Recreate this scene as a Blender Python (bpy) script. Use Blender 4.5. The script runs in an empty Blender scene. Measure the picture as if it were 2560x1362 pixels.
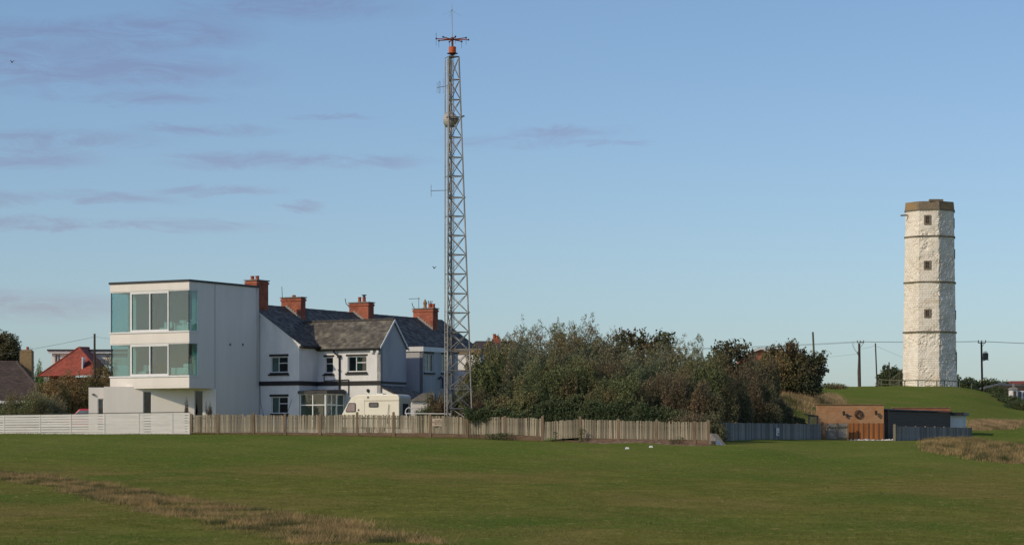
import bpy, bmesh, math, random
import numpy as np
from mathutils import Vector, Matrix, noise as mnoise
random.seed(7); RNG = np.random.default_rng(7)
SC = bpy.context.scene; COL = SC.collection
R = math.radians
# ---------------------------------------------------------------- camera
FPX, HY, CX = 6300.0, 1120.0, 1280.0           # focal length and horizon in photo pixels
cd = bpy.data.cameras.new('camera'); cam = bpy.data.objects.new('camera', cd); COL.objects.link(cam)
cam.location = (0, 0, 0); cam.rotation_euler = (R(90), 0, 0)
cd.sensor_width = 36; cd.lens = FPX/2560*36; cd.shift_y = (HY-681)/2560
cd.clip_start = 1; cd.clip_end = 6000
SC.camera = cam
# ---------------------------------------------------------------- light
SUN_AZ, SUN_EL = 56.0, 31.0                     # degrees left of the viewer's back / above horizon
SD = Vector((-math.sin(R(SUN_AZ))*math.cos(R(SUN_EL)), -math.cos(R(SUN_AZ))*math.cos(R(SUN_EL)), math.sin(R(SUN_EL))))
sl = bpy.data.lights.new('sun', 'SUN'); sl.energy = 2.85; sl.angle = R(0.6); sl.color = (1.0, 0.83, 0.59)
so = bpy.data.objects.new('sun', sl); COL.objects.link(so); so.rotation_euler = SD.to_track_quat('Z', 'Y').to_euler()
SC.view_settings.view_transform = 'Standard'; SC.view_settings.look = 'None'
SC.view_settings.exposure = -0.35; SC.view_settings.gamma = 1.0; SC.view_settings.use_curve_mapping = False
SC.cycles.max_bounces = 6; SC.cycles.transparent_max_bounces = 16
wd = bpy.data.worlds.new('World'); SC.world = wd; wd.use_nodes = True
nt = wd.node_tree; N = nt.nodes; L = nt.links
bg = N['Background']; bg.inputs['Strength'].default_value = 0.15
sky = N.new('ShaderNodeTexSky'); sky.sky_type = 'NISHITA'; sky.sun_disc = False
sky.sun_elevation = R(SUN_EL); sky.sun_rotation = math.atan2(SD.x, SD.y)
sky.altitude = 30; sky.air_density = 0.85; sky.dust_density = 0.85; sky.ozone_density = 3.7
tc = N.new('ShaderNodeTexCoord'); sp = N.new('ShaderNodeSeparateXYZ'); L.new(tc.outputs['Generated'], sp.inputs[0])
def mth(op, a, b=None, c=None):
    n = N.new('ShaderNodeMath'); n.operation = op
    for i, x in enumerate((a, b, c)):
        if x is None: continue
        if isinstance(x, (int, float)): n.inputs[i].default_value = x
        else: L.new(x, n.inputs[i])
    return n.outputs[0]
az = mth('ARCTAN2', sp.outputs[0], sp.outputs[1]); el = mth('ARCSINE', sp.outputs[2])
cb = N.new('ShaderNodeCombineXYZ'); L.new(az, cb.inputs[0]); L.new(el, cb.inputs[1])
nzm = N.new('ShaderNodeMapping'); nzm.inputs['Scale'].default_value = (30, 120, 1); L.new(cb.outputs[0], nzm.inputs[0])
nz = N.new('ShaderNodeTexNoise'); nz.inputs['Scale'].default_value = 1.0; nz.inputs['Detail'].default_value = 9; nz.inputs['Roughness'].default_value = .68; nz.inputs['Distortion'].default_value = 1.2
L.new(nzm.outputs[0], nz.inputs['Vector'])
dz = N.new('ShaderNodeVectorMath'); dz.operation = 'MULTIPLY_ADD'
L.new(nz.outputs['Color'], dz.inputs[0]); dz.inputs[1].default_value = (.03, .010, 0); L.new(cb.outputs[0], dz.inputs[2])
blobs = [(230,105,330,34),(470,85,200,34),(430,180,240,38),(150,175,200,60),(690,396,230,20),(950,398,140,14),(190,352,230,22),
         (130,400,150,26),(1290,348,150,17),(1460,325,130,14),(50,500,100,16),(320,492,150,12),(580,470,150,11),(800,508,42,12),
         (110,758,240,34),(390,246,190,15),(760,20,260,30),(430,560,260,12),(1560,350,90,7),(560,320,160,14),(870,288,90,6),(100,560,170,16)]
acc = None
for (px, py, rx, ry) in blobs:
    a0 = (px+63-CX)/FPX; e0 = (HY-py)/FPX + .003
    v = N.new('ShaderNodeVectorMath'); v.operation = 'MULTIPLY_ADD'; L.new(dz.outputs[0], v.inputs[0])
    sx, sy = FPX/(rx*1.25), FPX/(ry*1.3); v.inputs[1].default_value = (sx, sy, 0); v.inputs[2].default_value = (-a0*sx, -e0*sy, 0)
    ln = N.new('ShaderNodeVectorMath'); ln.operation = 'LENGTH'; L.new(v.outputs[0], ln.inputs[0])
    mr = N.new('ShaderNodeMapRange'); mr.interpolation_type = 'SMOOTHSTEP'; L.new(ln.outputs['Value'], mr.inputs['Value'])
    mr.inputs['From Min'].default_value = 1.25; mr.inputs['From Max'].default_value = .25
    acc = mr.outputs[0] if acc is None else mth('ADD', acc, mr.outputs[0])
# the same kind of thin cloud goes on outside the frame
outm = N.new('ShaderNodeMapRange'); outm.inputs['From Min'].default_value = .21; outm.inputs['From Max'].default_value = .5
L.new(mth('MAXIMUM', mth('ABSOLUTE', az), mth('MULTIPLY', el, .9)), outm.inputs['Value'])
acc = mth('ADD', acc, mth('MULTIPLY', outm.outputs[0], .5))
nmr = N.new('ShaderNodeMapRange'); L.new(nz.outputs['Fac'], nmr.inputs['Value']); nmr.inputs['From Min'].default_value = .32; nmr.inputs['From Max'].default_value = .58
cf = mth('MULTIPLY', mth('MINIMUM', acc, 1.0), nmr.outputs[0])
cf = mth('MULTIPLY', cf, 1.0)
mx = N.new('ShaderNodeMix'); mx.data_type = 'RGBA'; mx.blend_type = 'MULTIPLY'; L.new(cf, mx.inputs[0])
L.new(sky.outputs[0], mx.inputs[6]); mx.inputs[7].default_value = (.94, .80, .84, 1)
L.new(mx.outputs[2], bg.inputs['Color'])
# ---------------------------------------------------------------- helpers
def W(px, Y, py=None):
    """point seen at photo pixel (px, py) at distance Y; height 0 = eye level"""
    X = (px-CX)/FPX*Y
    return Vector((X, Y, 0 if py is None else (HY-py)/FPX*Y))
_rows = [-100,30,44,60,80,100,118,124,129,134,140,150,160,175,200,225,260,300,330,370,450,700,4000]
_cols = {
 0:   [-1.7,-1.7,-1.7,-1.62,-1.3,-.92,-.38,-.14,.08,.28,.5,.78,.9,1.25,1.3,1.3,1,0,-1,-2,-3,-3,-3],
 500: [-1.7,-1.7,-1.72,-1.62,-1.33,-.95,-.42,-.2,.0,.2,.42,.72,.9,1.1,1.2,1.2,1,0,-1,-2,-3,-3,-3],
 1100:[-1.7,-1.7,-1.7,-1.6,-1.35,-1,-.52,-.32,-.1,.06,.25,.55,.75,.95,1.1,1.2,1,0,-1,-2,-3,-3,-3],
 1350:[-1.7,-1.7,-1.7,-1.6,-1.38,-1.05,-.66,-.42,-.1,.0,.12,.36,.65,.95,1.1,1.3,1.3,1.3,1,-2,-3,-3,-3],
 1570:[-1.7,-1.7,-1.7,-1.6,-1.4,-1.1,-.76,-.5,-.1,-.02,.06,.26,.55,.9,1.2,1.5,2,2.5,2.5,1,-3,-3,-3],
 1900:[-1.7,-1.7,-1.72,-1.62,-1.42,-1.12,-.8,-.55,-.2,-.08,0,.18,.42,.85,4.6,5.4,5.9,6.9,7.9,7.5,5,-3,-3],
1975:[-1.7,-1.7,-1.72,-1.63,-1.44,-1.16,-.85,-.65,-.4,-.25,-.1,.15,.4,.6,4.5,5.1,5.6,7.0,8.0,8.0,5.5,-3,-3],
 2050:[-1.7,-1.7,-1.72,-1.64,-1.45,-1.2,-.9,-.75,-.58,-.4,-.2,.12,.38,.55,4.1,4.7,5.2,7.0,8.0,8.3,6,-3,-3],
 2140:[-1.7,-1.7,-1.72,-1.64,-1.45,-1.2,-.9,-.75,-.58,-.4,-.2,.12,.38,.55,1.6,3.0,4.8,7.0,8.0,8.3,6,-3,-3],
 2324:[-1.7,-1.7,-1.75,-1.66,-1.48,-1.22,-.92,-.76,-.6,-.42,-.22,.10,.36,.5,1.1,2.5,4.6,7.1,8.12,8.4,6,-3,-3],
 2430:[-1.7,-1.7,-1.75,-1.66,-1.48,-1.22,-.92,-.76,-.6,-.42,-.22,.10,.34,.5,1.0,2.3,4.3,6.9,7.95,8.2,6,-3,-3],
 2560:[-1.7,-1.7,-1.75,-1.66,-1.48,-1.22,-.92,-.76,-.6,-.42,-.24,.06,.30,.5,.9,1.8,3.2,4.9,6.0,7.0,6,-3,-3]}
_k = _rows.index(200); _mid = {1975: 1.9, 2050: .7, 2140: .6}
for _c, _v in _cols.items(): _v.insert(_k, _mid.get(_c, _v[_k-1]+(_v[_k]-_v[_k-1])*.6))
_rows.insert(_k, 190)
_cp = np.array(sorted(_cols)); _tab = np.array([_cols[c] for c in sorted(_cols)], float)
_fr = np.linspace(-100, 900, 1001)
_ft = np.array([np.interp(_fr, _rows, r) for r in _tab])
def _sm(a, k):
    ker = np.hanning(k*2+3)[1:-1]; ker /= ker.sum()
    return np.array([np.convolve(np.pad(r, k, 'edge'), ker, 'valid') for r in a])
_s1, _s2 = _sm(_ft, 3), _sm(_ft, 12)
_wt = np.clip((_fr-190)/30, 0, 1); _ft = _s1*(1-_wt)+_s2*_wt
_fc = np.linspace(-100, 2700, 141)
_f2 = np.array([np.interp(_fc, _cp, _ft[:, j]) for j in range(_ft.shape[1])]).T
_f2 = _sm(_f2.T, 4).T
def gz(X, Y):
    X = np.asarray(X, float); Y = np.asarray(Y, float)
    px = CX + FPX*X/np.maximum(Y, 25.)
    ci = np.clip((px+100)/20, 0, 139.999); ri = np.clip(Y+100, 0, 999.999)
    i = ci.astype(int); j = ri.astype(int); a = ci-i; b = ri-j
    z = (_f2[i, j]*(1-a)*(1-b)+_f2[i+1, j]*a*(1-b)+_f2[i, j+1]*(1-a)*b+_f2[i+1, j+1]*a*b)
    und = .035*np.sin(X*.55+Y*.21+1)*np.sin(Y*.33-X*.12)+.03*np.sin(X*.9-Y*.5)+.02*np.sin(X*1.7+Y*1.1)
    und = und+.022*np.sin(Y*1.45+X*.35+1.5*np.sin(X*.23))*np.sin(X*.31-Y*.17)+.015*np.sin(Y*2.6-X*1.2+np.sin(X*.8))
    und = und+np.where(Y > 200, .12*np.sin(X*.14+Y*.05)*np.sin(Y*.09), 0)
    return z + und*np.clip((Y-35)/10, 0, 1)*np.where((Y > 150) & (Y < 195), .3, 1)
def G(px, Y): 
    X = (px-CX)/FPX*Y
    return Vector((X, Y, float(gz(X, Y))))
def hit(px, py, y0=40, y1=420):
    """ground point under photo pixel"""
    u = (px-CX)/FPX; s = (HY-py)/FPX; Ys = np.arange(y0, y1, .25); z = gz(u*Ys, Ys); k = np.where(z >= s*Ys)[0]
    Y = Ys[k[0]] if len(k) else y1
    return u*Y, Y
def tag(o, label=None, cat=None, group=None, kind=None):
    if label: o['label'] = label
    if cat: o['category'] = cat
    if group: o['group'] = group
    if kind: o['kind'] = kind
    return o
def thing(name, loc, label, cat, group=None):
    o = bpy.data.objects.new(name, None); COL.objects.link(o); o.location = loc; o.empty_display_size = .3
    return tag(o, label, cat, group)
def wloc(o):
    v = Vector(o.location)
    while o.parent: o = o.parent; v += o.location
    return v
def link(name, me, mat, parent=None, loc=(0, 0, 0)):
    o = bpy.data.objects.new(name, me); COL.objects.link(o); o.location = loc
    if mat and not me.materials: me.materials.append(mat)
    if parent: o.parent = parent
    return o
E3 = (Vector((0, 0, 0)), Vector((1, 0, 0)), Vector((0, 1, 0)))
class MB:
    def __init__(s, F=E3): s.F = F; s.v = []; s.f = []
    def P(s, p): return s.F[0] + s.F[1]*p[0] + s.F[2]*p[1] + Vector((0, 0, p[2]))
    def add(s, pts, faces):
        n = len(s.v); s.v += [s.P(p) for p in pts]; s.f += [[i+n for i in f] for f in faces]; return s
    def box(s, a0, a1, b0, b1, z0, z1):
        return s.add([(a0,b0,z0),(a1,b0,z0),(a1,b1,z0),(a0,b1,z0),(a0,b0,z1),(a1,b0,z1),(a1,b1,z1),(a0,b1,z1)],
                     [(0,3,2,1),(4,5,6,7),(0,1,5,4),(1,2,6,5),(2,3,7,6),(3,0,4,7)])
    def hexa(s, p):   # bottom 4, top 4
        return s.add(p, [(0,3,2,1),(4,5,6,7),(0,1,5,4),(1,2,6,5),(2,3,7,6),(3,0,4,7)])
    def prism(s, poly, vec):
        n = len(poly); q = [tuple(Vector(p)+Vector(vec)) for p in poly]
        return s.add([tuple(p) for p in poly]+q, [tuple(range(n))[::-1], tuple(range(n, 2*n))]+[(i, (i+1) % n, n+(i+1) % n, n+i) for i in range(n)])
    def tube(s, p, q, r0, r1=None, n=6, cap=True):
        r1 = r0 if r1 is None else r1; p = Vector(p); q = Vector(q); d = (q-p)
        if d.length < 1e-6: return s
        d.normalize(); x = d.orthogonal().normalized(); y = d.cross(x)
        pts = [tuple(p+(x*math.cos(2*math.pi*i/n)+y*math.sin(2*math.pi*i/n))*r0) for i in range(n)]
        pts += [tuple(q+(x*math.cos(2*math.pi*i/n)+y*math.sin(2*math.pi*i/n))*r1) for i in range(n)]
        fs = [(i, (i+1) % n, n+(i+1) % n, n+i) for i in range(n)]
        if cap: fs += [tuple(range(n))[::-1], tuple(range(n, 2*n))]
        return s.add(pts, fs)
    def path(s, pts, r, n=5):
        for a, b in zip(pts, pts[1:]): s.tube(a, b, r, r, n)
        return s
    def lathe(s, c, prof, n=16):
        c = Vector(c); pts = []; fs = []
        for r, z in prof:
            for i in range(n): pts.append((c.x+r*math.cos(2*math.pi*i/n), c.y+r*math.sin(2*math.pi*i/n), c.z+z))
        for k in range(len(prof)-1):
            for i in range(n): fs.append((k*n+i, k*n+(i+1) % n, (k+1)*n+(i+1) % n, (k+1)*n+i))
        fs += [tuple(range(n))[::-1], tuple(range((len(prof)-1)*n, len(prof)*n))]
        return s.add(pts, fs)
    def wall(s, A, B, th, z0, z1, ops=()):
        """wall from plan point A to B, thickness th to the left of A->B, openings (u0,u1,z0,z1)"""
        A = Vector(A[:2]); B = Vector(B[:2]); d = B-A; Ln = d.length; d /= Ln; n = Vector((-d.y, d.x))*th
        us = sorted({0., Ln, *[min(max(o[k], 0), Ln) for o in ops for k in (0, 1)]}); zs = sorted({z0, z1, *[min(max(o[k], z0), z1) for o in ops for k in (2, 3)]})
        def op(i, j):
            if i < 0 or j < 0 or i >= len(us)-1 or j >= len(zs)-1: return True
            u = (us[i]+us[i+1])/2; z = (zs[j]+zs[j+1])/2
            return any(o[0] < u < o[1] and o[2] < z < o[3] for o in ops)
        def q(u, z, k): p = A+d*u+n*k; return (p.x, p.y, z)
        for i in range(len(us)-1):
            for j in range(len(zs)-1):
                if op(i, j): continue
                u0, u1, a, b = us[i], us[i+1], zs[j], zs[j+1]
                s.add([q(u0,a,0),q(u1,a,0),q(u1,b,0),q(u0,b,0)], [(0,1,2,3)])
                s.add([q(u0,a,1),q(u1,a,1),q(u1,b,1),q(u0,b,1)], [(3,2,1,0)])
                if op(i-1, j): s.add([q(u0,a,0),q(u0,b,0),q(u0,b,1),q(u0,a,1)], [(0,1,2,3)])
                if op(i+1, j): s.add([q(u1,a,0),q(u1,a,1),q(u1,b,1),q(u1,b,0)], [(0,1,2,3)])
                if op(i, j-1): s.add([q(u0,a,0),q(u0,a,1),q(u1,a,1),q(u1,a,0)], [(0,1,2,3)])
                if op(i, j+1): s.add([q(u0,b,0),q(u1,b,0),q(u1,b,1),q(u0,b,1)], [(0,1,2,3)])
        return s
    def build(s, name, mat, parent=None, bevel=0, smooth=False, **kw):
        o0 = wloc(parent) if parent else Vector((0, 0, 0)); loc = Vector((0, 0, 0))
        if not parent and s.v:
            mn = Vector([min(p[i] for p in s.v) for i in range(3)]); mxx = Vector([max(p[i] for p in s.v) for i in range(3)])
            loc = Vector(((mn.x+mxx.x)/2, (mn.y+mxx.y)/2, mn.z)); o0 = loc
        me = bpy.data.meshes.new(name); me.from_pydata([tuple(p-o0) for p in s.v], [], s.f); me.update()
        if smooth:
            for p in me.polygons: p.use_smooth = True
        o = link(name, me, mat, parent, loc if not parent else (0, 0, 0))
        if bevel:
            b = o.modifiers.new('b', 'BEVEL'); b.width = bevel; b.segments = 2; b.limit_method = 'ANGLE'
        tag(o, **kw); return o
def fastmesh(name, verts, faces, mat, parent=None, origin=None, normals_up=False, **kw):
    """verts (n,3) float, faces (m,k) int with constant k"""
    o0 = np.array(wloc(parent)) if parent else (np.array(origin) if origin is not None else np.zeros(3))
    me = bpy.data.meshes.new(name); n = len(verts); m, k = faces.shape
    me.vertices.add(n); me.vertices.foreach_set('co', (verts-o0).astype(np.float32).ravel())
    me.loops.add(m*k); me.loops.foreach_set('vertex_index', faces.astype(np.int32).ravel())
    me.polygons.add(m); me.polygons.foreach_set('loop_start', np.arange(0, m*k, k, dtype=np.int32))
    me.update(calc_edges=True); me.validate()
    o = link(name, me, mat, parent, tuple(o0) if not parent else (0, 0, 0)); tag(o, **kw); return o
# ---------------------------------------------------------------- materials
def newmat(name):
    m = bpy.data.materials.new(name); m.use_nodes = True; return m, m.node_tree, m.node_tree.nodes['Principled BSDF']
def nm(name, c1, c2=None, scale=2., rough=.85, bump=0., bscale=None, detail=5, stretch=(1, 1, 1), metal=0., spec=.3, lo=.35, hi=.65,
       rnd=0., isl=0., c3=None, s3=.3, lo3=.5, hi3=.7, dist=.02, sub=0., trans=0.):
    m, t, b = newmat(name); n = t.nodes; l = t.links
    b.inputs['Roughness'].default_value = rough; b.inputs['Metallic'].default_value = metal; b.inputs['Specular IOR Level'].default_value = spec
    tcn = n.new('ShaderNodeTexCoord'); mp = n.new('ShaderNodeMapping'); mp.inputs['Scale'].default_value = stretch; l.new(tcn.outputs['Object'], mp.inputs[0])
    c2 = c2 or tuple(x*.85 for x in c1)
    tx = n.new('ShaderNodeTexNoise'); tx.inputs['Scale'].default_value = scale; tx.inputs['Detail'].default_value = detail; tx.inputs['Roughness'].default_value = .62; l.new(mp.outputs[0], tx.inputs['Vector'])
    mr = n.new('ShaderNodeMapRange'); mr.inputs['From Min'].default_value = lo; mr.inputs['From Max'].default_value = hi; l.new(tx.outputs['Fac'], mr.inputs['Value'])
    mx = n.new('ShaderNodeMix'); mx.data_type = 'RGBA'; l.new(mr.outputs[0], mx.inputs[0]); mx.inputs[6].default_value = (*c1, 1); mx.inputs[7].default_value = (*c2, 1)
    out = mx.outputs[2]
    if c3:
        t3 = n.new('ShaderNodeTexNoise'); t3.inputs['Scale'].default_value = s3; t3.inputs['Detail'].default_value = 4; l.new(mp.outputs[0], t3.inputs['Vector'])
        m3 = n.new('ShaderNodeMapRange'); m3.inputs['From Min'].default_value = lo3; m3.inputs['From Max'].default_value = hi3; l.new(t3.outputs['Fac'], m3.inputs['Value'])
        x3 = n.new('ShaderNodeMix'); x3.data_type = 'RGBA'; l.new(m3.outputs[0], x3.inputs[0]); l.new(out, x3.inputs[6]); x3.inputs[7].default_value = (*c3, 1); out = x3.outputs[2]
    for amt, src in ((rnd, 'O'), (isl, 'I')):
        if not amt: continue
        if src == 'O': rn = n.new('ShaderNodeObjectInfo').outputs['Random']
        else: rn = n.new('ShaderNodeNewGeometry').outputs['Random Per Island']
        mm = n.new('ShaderNodeMapRange'); mm.inputs['To Min'].default_value = 1-amt; mm.inputs['To Max'].default_value = 1+amt; l.new(rn, mm.inputs['Value'])
        vm = n.new('ShaderNodeVectorMath'); vm.operation = 'SCALE'; l.new(out, vm.inputs[0]); l.new(mm.outputs[0], vm.inputs['Scale']); out = vm.outputs[0]
    l.new(out, b.inputs['Base Color'])
    if bump:
        tb = n.new('ShaderNodeTexNoise'); tb.inputs['Scale'].default_value = bscale or scale*4; tb.inputs['Detail'].default_value = 4; l.new(mp.outputs[0], tb.inputs['Vector'])
        bp = n.new('ShaderNodeBump'); bp.inputs['Strength'].default_value = bump; bp.inputs['Distance'].default_value = dist; l.new(tb.outputs['Fac'], bp.inputs['Height']); l.new(bp.outputs[0], b.inputs['Normal'])
    if trans:
        tr = n.new('ShaderNodeBsdfTranslucent'); l.new(out, tr.inputs[0]); ms = n.new('ShaderNodeMixShader'); ms.inputs[0].default_value = trans
        o = n['Material Output']; l.new(b.outputs[0], ms.inputs[1]); l.new(tr.outputs[0], ms.inputs[2]); l.new(ms.outputs[0], o.inputs[0])
    return m
TH = R(30); e1 = Vector((math.cos(TH), -math.sin(TH), 0)); e2 = Vector((math.sin(TH), math.cos(TH), 0))
def brick(name, c1, c2, mortar, dirv, bw=.225, bh=.075, bump=.5, stain=None, ms=.010):
    m, t, b = newmat(name); n = t.nodes; l = t.links; b.inputs['Roughness'].default_value = .9; b.inputs['Specular IOR Level'].default_value = .2
    g = n.new('ShaderNodeNewGeometry'); dp = n.new('ShaderNodeVectorMath'); dp.operation = 'DOT_PRODUCT'; l.new(g.outputs['Position'], dp.inputs[0]); dp.inputs[1].default_value = dirv
    s = n.new('ShaderNodeSeparateXYZ'); l.new(g.outputs['Position'], s.inputs[0]); c = n.new('ShaderNodeCombineXYZ'); l.new(dp.outputs['Value'], c.inputs[0]); l.new(s.outputs[2], c.inputs[1])
    bt = n.new('ShaderNodeTexBrick'); l.new(c.outputs[0], bt.inputs['Vector']); bt.inputs['Scale'].default_value = 1; bt.inputs['Brick Width'].default_value = bw; bt.inputs['Row Height'].default_value = bh
    bt.inputs['Mortar Size'].default_value = ms; bt.inputs['Mortar Smooth'].default_value = .3; bt.inputs['Bias'].default_value = 0
    bt.inputs['Color1'].default_value = (*c1, 1); bt.inputs['Color2'].default_value = (*c2, 1); bt.inputs['Mortar'].default_value = (*mortar, 1)
    tx = n.new('ShaderNodeTexNoise'); tx.inputs['Scale'].default_value = 1.6; tx.inputs['Detail'].default_value = 6; l.new(g.outputs['Position'], tx.inputs['Vector'])
    mr = n.new('ShaderNodeMapRange'); mr.inputs['From Min'].default_value = .45; mr.inputs['From Max'].default_value = .75; l.new(tx.outputs['Fac'], mr.inputs['Value'])
    mx = n.new('ShaderNodeMix'); mx.data_type = 'RGBA'; l.new(mr.outputs[0], mx.inputs[0]); l.new(bt.outputs['Color'], mx.inputs[6]); mx.inputs[7].default_value = (*(stain or tuple(x*.6 for x in c1)), 1)
    l.new(mx.outputs[2], b.inputs['Base Color'])
    bp = n.new('ShaderNodeBump'); bp.inputs['Strength'].default_value = bump; bp.inputs['Distance'].default_value = .01; bp.invert = True; l.new(bt.outputs['Fac'], bp.inputs['Height']); l.new(bp.outputs[0], b.inputs['Normal'])
    return m
def glassmat(name, tint, refl=1.0, alpha_rough=.0):
    m = bpy.data.materials.new(name); m.use_nodes = True; n = m.node_tree.nodes; l = m.node_tree.links
    n.remove(n['Principled BSDF']); tr = n.new('ShaderNodeBsdfTransparent'); tr.inputs[0].default_value = (*tint, 1)
    gl = n.new('ShaderNodeBsdfGlossy'); gl.inputs['Roughness'].default_value = .01
    fr = n.new('ShaderNodeLayerWeight'); fr.inputs['Blend'].default_value = .5
    pw = n.new('ShaderNodeMath'); pw.operation = 'POWER'; pw.inputs[1].default_value = 4; l.new(fr.outputs['Facing'], pw.inputs[0])
    mu = n.new('ShaderNodeMath'); mu.operation = 'MULTIPLY_ADD'; mu.use_clamp = True; mu.inputs[1].default_value = .9; mu.inputs[2].default_value = .05*refl; l.new(pw.outputs[0], mu.inputs[0])
    tcn = n.new('ShaderNodeTexCoord'); nb = n.new('ShaderNodeTexNoise'); nb.inputs['Scale'].default_value = .9; l.new(tcn.outputs['Object'], nb.inputs['Vector'])
    bp = n.new('ShaderNodeBump'); bp.inputs['Strength'].default_value = .25; bp.inputs['Distance'].default_value = .02; l.new(nb.outputs['Fac'], bp.inputs['Height']); l.new(bp.outputs[0], gl.inputs['Normal'])
    ms = n.new('ShaderNodeMixShader'); l.new(mu.outputs[0], ms.inputs[0]); l.new(tr.outputs[0], ms.inputs[1]); l.new(gl.outputs[0], ms.inputs[2]); l.new(ms.outputs[0], n['Material Output'].inputs[0])
    return m
M = {}
M['render'] = nm('render_cream', (.84, .80, .735), (.79, .75, .69), .8, .9, .3, 40, dist=.004, c3=(.79, .745, .68), s3=.6, lo3=.5, hi3=.9, stretch=(1.6, 1.6, .22))
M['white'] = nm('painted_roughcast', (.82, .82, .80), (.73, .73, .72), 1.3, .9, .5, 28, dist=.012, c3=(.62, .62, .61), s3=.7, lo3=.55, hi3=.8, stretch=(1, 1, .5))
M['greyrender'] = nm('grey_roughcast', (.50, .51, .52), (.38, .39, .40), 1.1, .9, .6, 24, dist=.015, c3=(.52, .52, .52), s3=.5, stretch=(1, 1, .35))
M['black'] = nm('black_paint', (.018, .018, .019), (.03, .03, .03), 8, .5)
M['trim'] = nm('dark_grey_trim', (.03, .033, .036), (.045, .045, .05), 4, .5)
M['upvc'] = nm('white_frame', (.78, .79, .78), (.7, .71, .7), 3, .35, spec=.5)
M['glass'] = glassmat('window_glass', (.62, .70, .69), .9)
M['glassb'] = glassmat('big_pane_glass', (.60, .80, .80), 1.7)
M['slate'] = nm('slate', (.175, .168, .155), (.115, .112, .106), 3, .75, .3, 30, isl=.42, c3=(.24, .225, .18), s3=.9, lo3=.55, hi3=.75, dist=.01)
M['slate2'] = nm('brown_slate', (.150, .140, .125), (.095, .090, .082), 3, .8, .3, 30, isl=.38, c3=(.27, .25, .20), s3=1.1, dist=.01)
M['ridge'] = nm('ridge_tile', (.06, .06, .06), (.1, .09, .075), 6, .85, .3, 30)
M['brickr'] = brick('red_brick', (.54, .155, .075), (.36, .10, .055), (.26, .16, .12), tuple(e1+e2), stain=(.22, .075, .05))
M['bricko'] = brick('orange_brick', (.56, .30, .14), (.44, .22, .10), (.50, .37, .24), (1, .05, 0), stain=(.46, .21, .09), bump=.3)
M['brickg'] = brick('far_brick', (.48, .19, .10), (.38, .15, .09), (.25, .16, .11), (1, .2, 0))
M['clay'] = nm('clay_pot', (.42, .11, .05), (.28, .08, .04), 5, .8)
M['buff'] = nm('buff_pot', (.34, .24, .12), (.24, .17, .09), 5, .8)
M['mortar'] = nm('pale_mortar', (.40, .38, .34), (.25, .24, .22), 10, .9, .4, 40)
M['lead'] = nm('lead_flashing', (.16, .17, .18), (.11, .12, .13), 3, .6)
M['galv'] = nm('galvanised_steel', (.40, .385, .355), (.24, .23, .21), 2.2, .55, metal=.35, isl=.22, stretch=(1, 1, .4))
M['galvd'] = nm('dark_weathered_steel', (.13, .12, .11), (.20, .185, .165), 2, .6, metal=.45)
M['orange'] = nm('orange_paint', (.62, .13, .035), (.42, .09, .03), 3, .5)
M['rust'] = nm('dark_red_paint', (.24, .06, .035), (.08, .03, .025), 3, .6)
M['darkm'] = nm('dark_metal', (.03, .03, .032), (.05, .045, .045), 5, .5)
M['radome'] = nm('pale_radome', (.42, .42, .40), (.33, .33, .32), 2, .5)
M['pale'] = nm('weathered_timber', (.37, .325, .235), (.20, .175, .13), 14, .95, .5, 40, stretch=(1, 1, .07), rnd=.42, dist=.006, c3=(.12, .10, .075), s3=3, lo3=.58, hi3=.8, spec=.1)
M['post'] = nm('brown_timber_post', (.34, .25, .16), (.21, .155, .105), 10, .95, .4, 30, stretch=(1, 1, .12), rnd=.15, spec=.1)
M['gboard'] = nm('brown_base_board', (.20, .135, .09), (.12, .085, .06), 5, .95, .4, 30, stretch=(.3, .3, 2), spec=.1)
M['whitewood'] = nm('white_painted_boards', (.85, .83, .77), (.74, .72, .66), 3, .7, .2, 30, stretch=(.4, .4, 3), rnd=.05, c3=(.60, .57, .50), s3=2.2, lo3=.62, hi3=.85)
M['greywood'] = nm('grey_timber', (.34, .32, .285), (.21, .198, .18), 12, .95, .4, 40, stretch=(1, 1, .08), rnd=.28, spec=.1)
M['stain'] = nm('orange_stained_timber', (.52, .19, .055), (.36, .125, .04), 8, .8, .3, 30, stretch=(1, 1, .1), rnd=.22)
M['cream'] = nm('cream_grp', (.84, .80, .66), (.79, .75, .61), 1.2, .35, spec=.5)
M['curtain'] = nm('pale_curtain', (.55, .42, .40), (.42, .32, .31), 3, .9, stretch=(6, 6, .3))
M['linen'] = nm('white_linen', (.72, .72, .66), (.6, .6, .55), 3, .9)
M['dgrey'] = nm('dark_fabric', (.05, .055, .06), (.08, .08, .085), 6, .9)
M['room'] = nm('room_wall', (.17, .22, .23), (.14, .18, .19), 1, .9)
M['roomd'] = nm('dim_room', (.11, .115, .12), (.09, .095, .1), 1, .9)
M['pole'] = nm('creosoted_pole', (.085, .065, .05), (.05, .04, .032), 6, .9, .3, 20, stretch=(1, 1, .1))
M['polel'] = nm('mossy_post', (.16, .17, .10), (.11, .11, .07), 6, .9, stretch=(1, 1, .1))
M['wire'] = nm('wire', (.07, .075, .08), (.09, .09, .1), 3, .6)
M['chalk'] = None
M['capst'] = nm('brown_stone', (.25, .20, .135), (.17, .14, .10), 2.5, .9, .6, 10, c3=(.31, .215, .11), s3=.5, lo3=.5, hi3=.65, dist=.05)
M['stringst'] = nm('weathered_string_course', (.17, .155, .12), (.25, .21, .15), 3, .9, .5, 12)
M['tiler'] = nm('red_tile', (.36, .085, .055), (.24, .06, .042), 4, .8, .2, 20, isl=.22, c3=(.19, .06, .04), s3=.8, lo3=.5, hi3=.75)
M['tiled'] = nm('dark_brown_tile', (.095, .072, .062), (.06, .048, .042), 4, .8, .2, 20, isl=.25)
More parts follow.
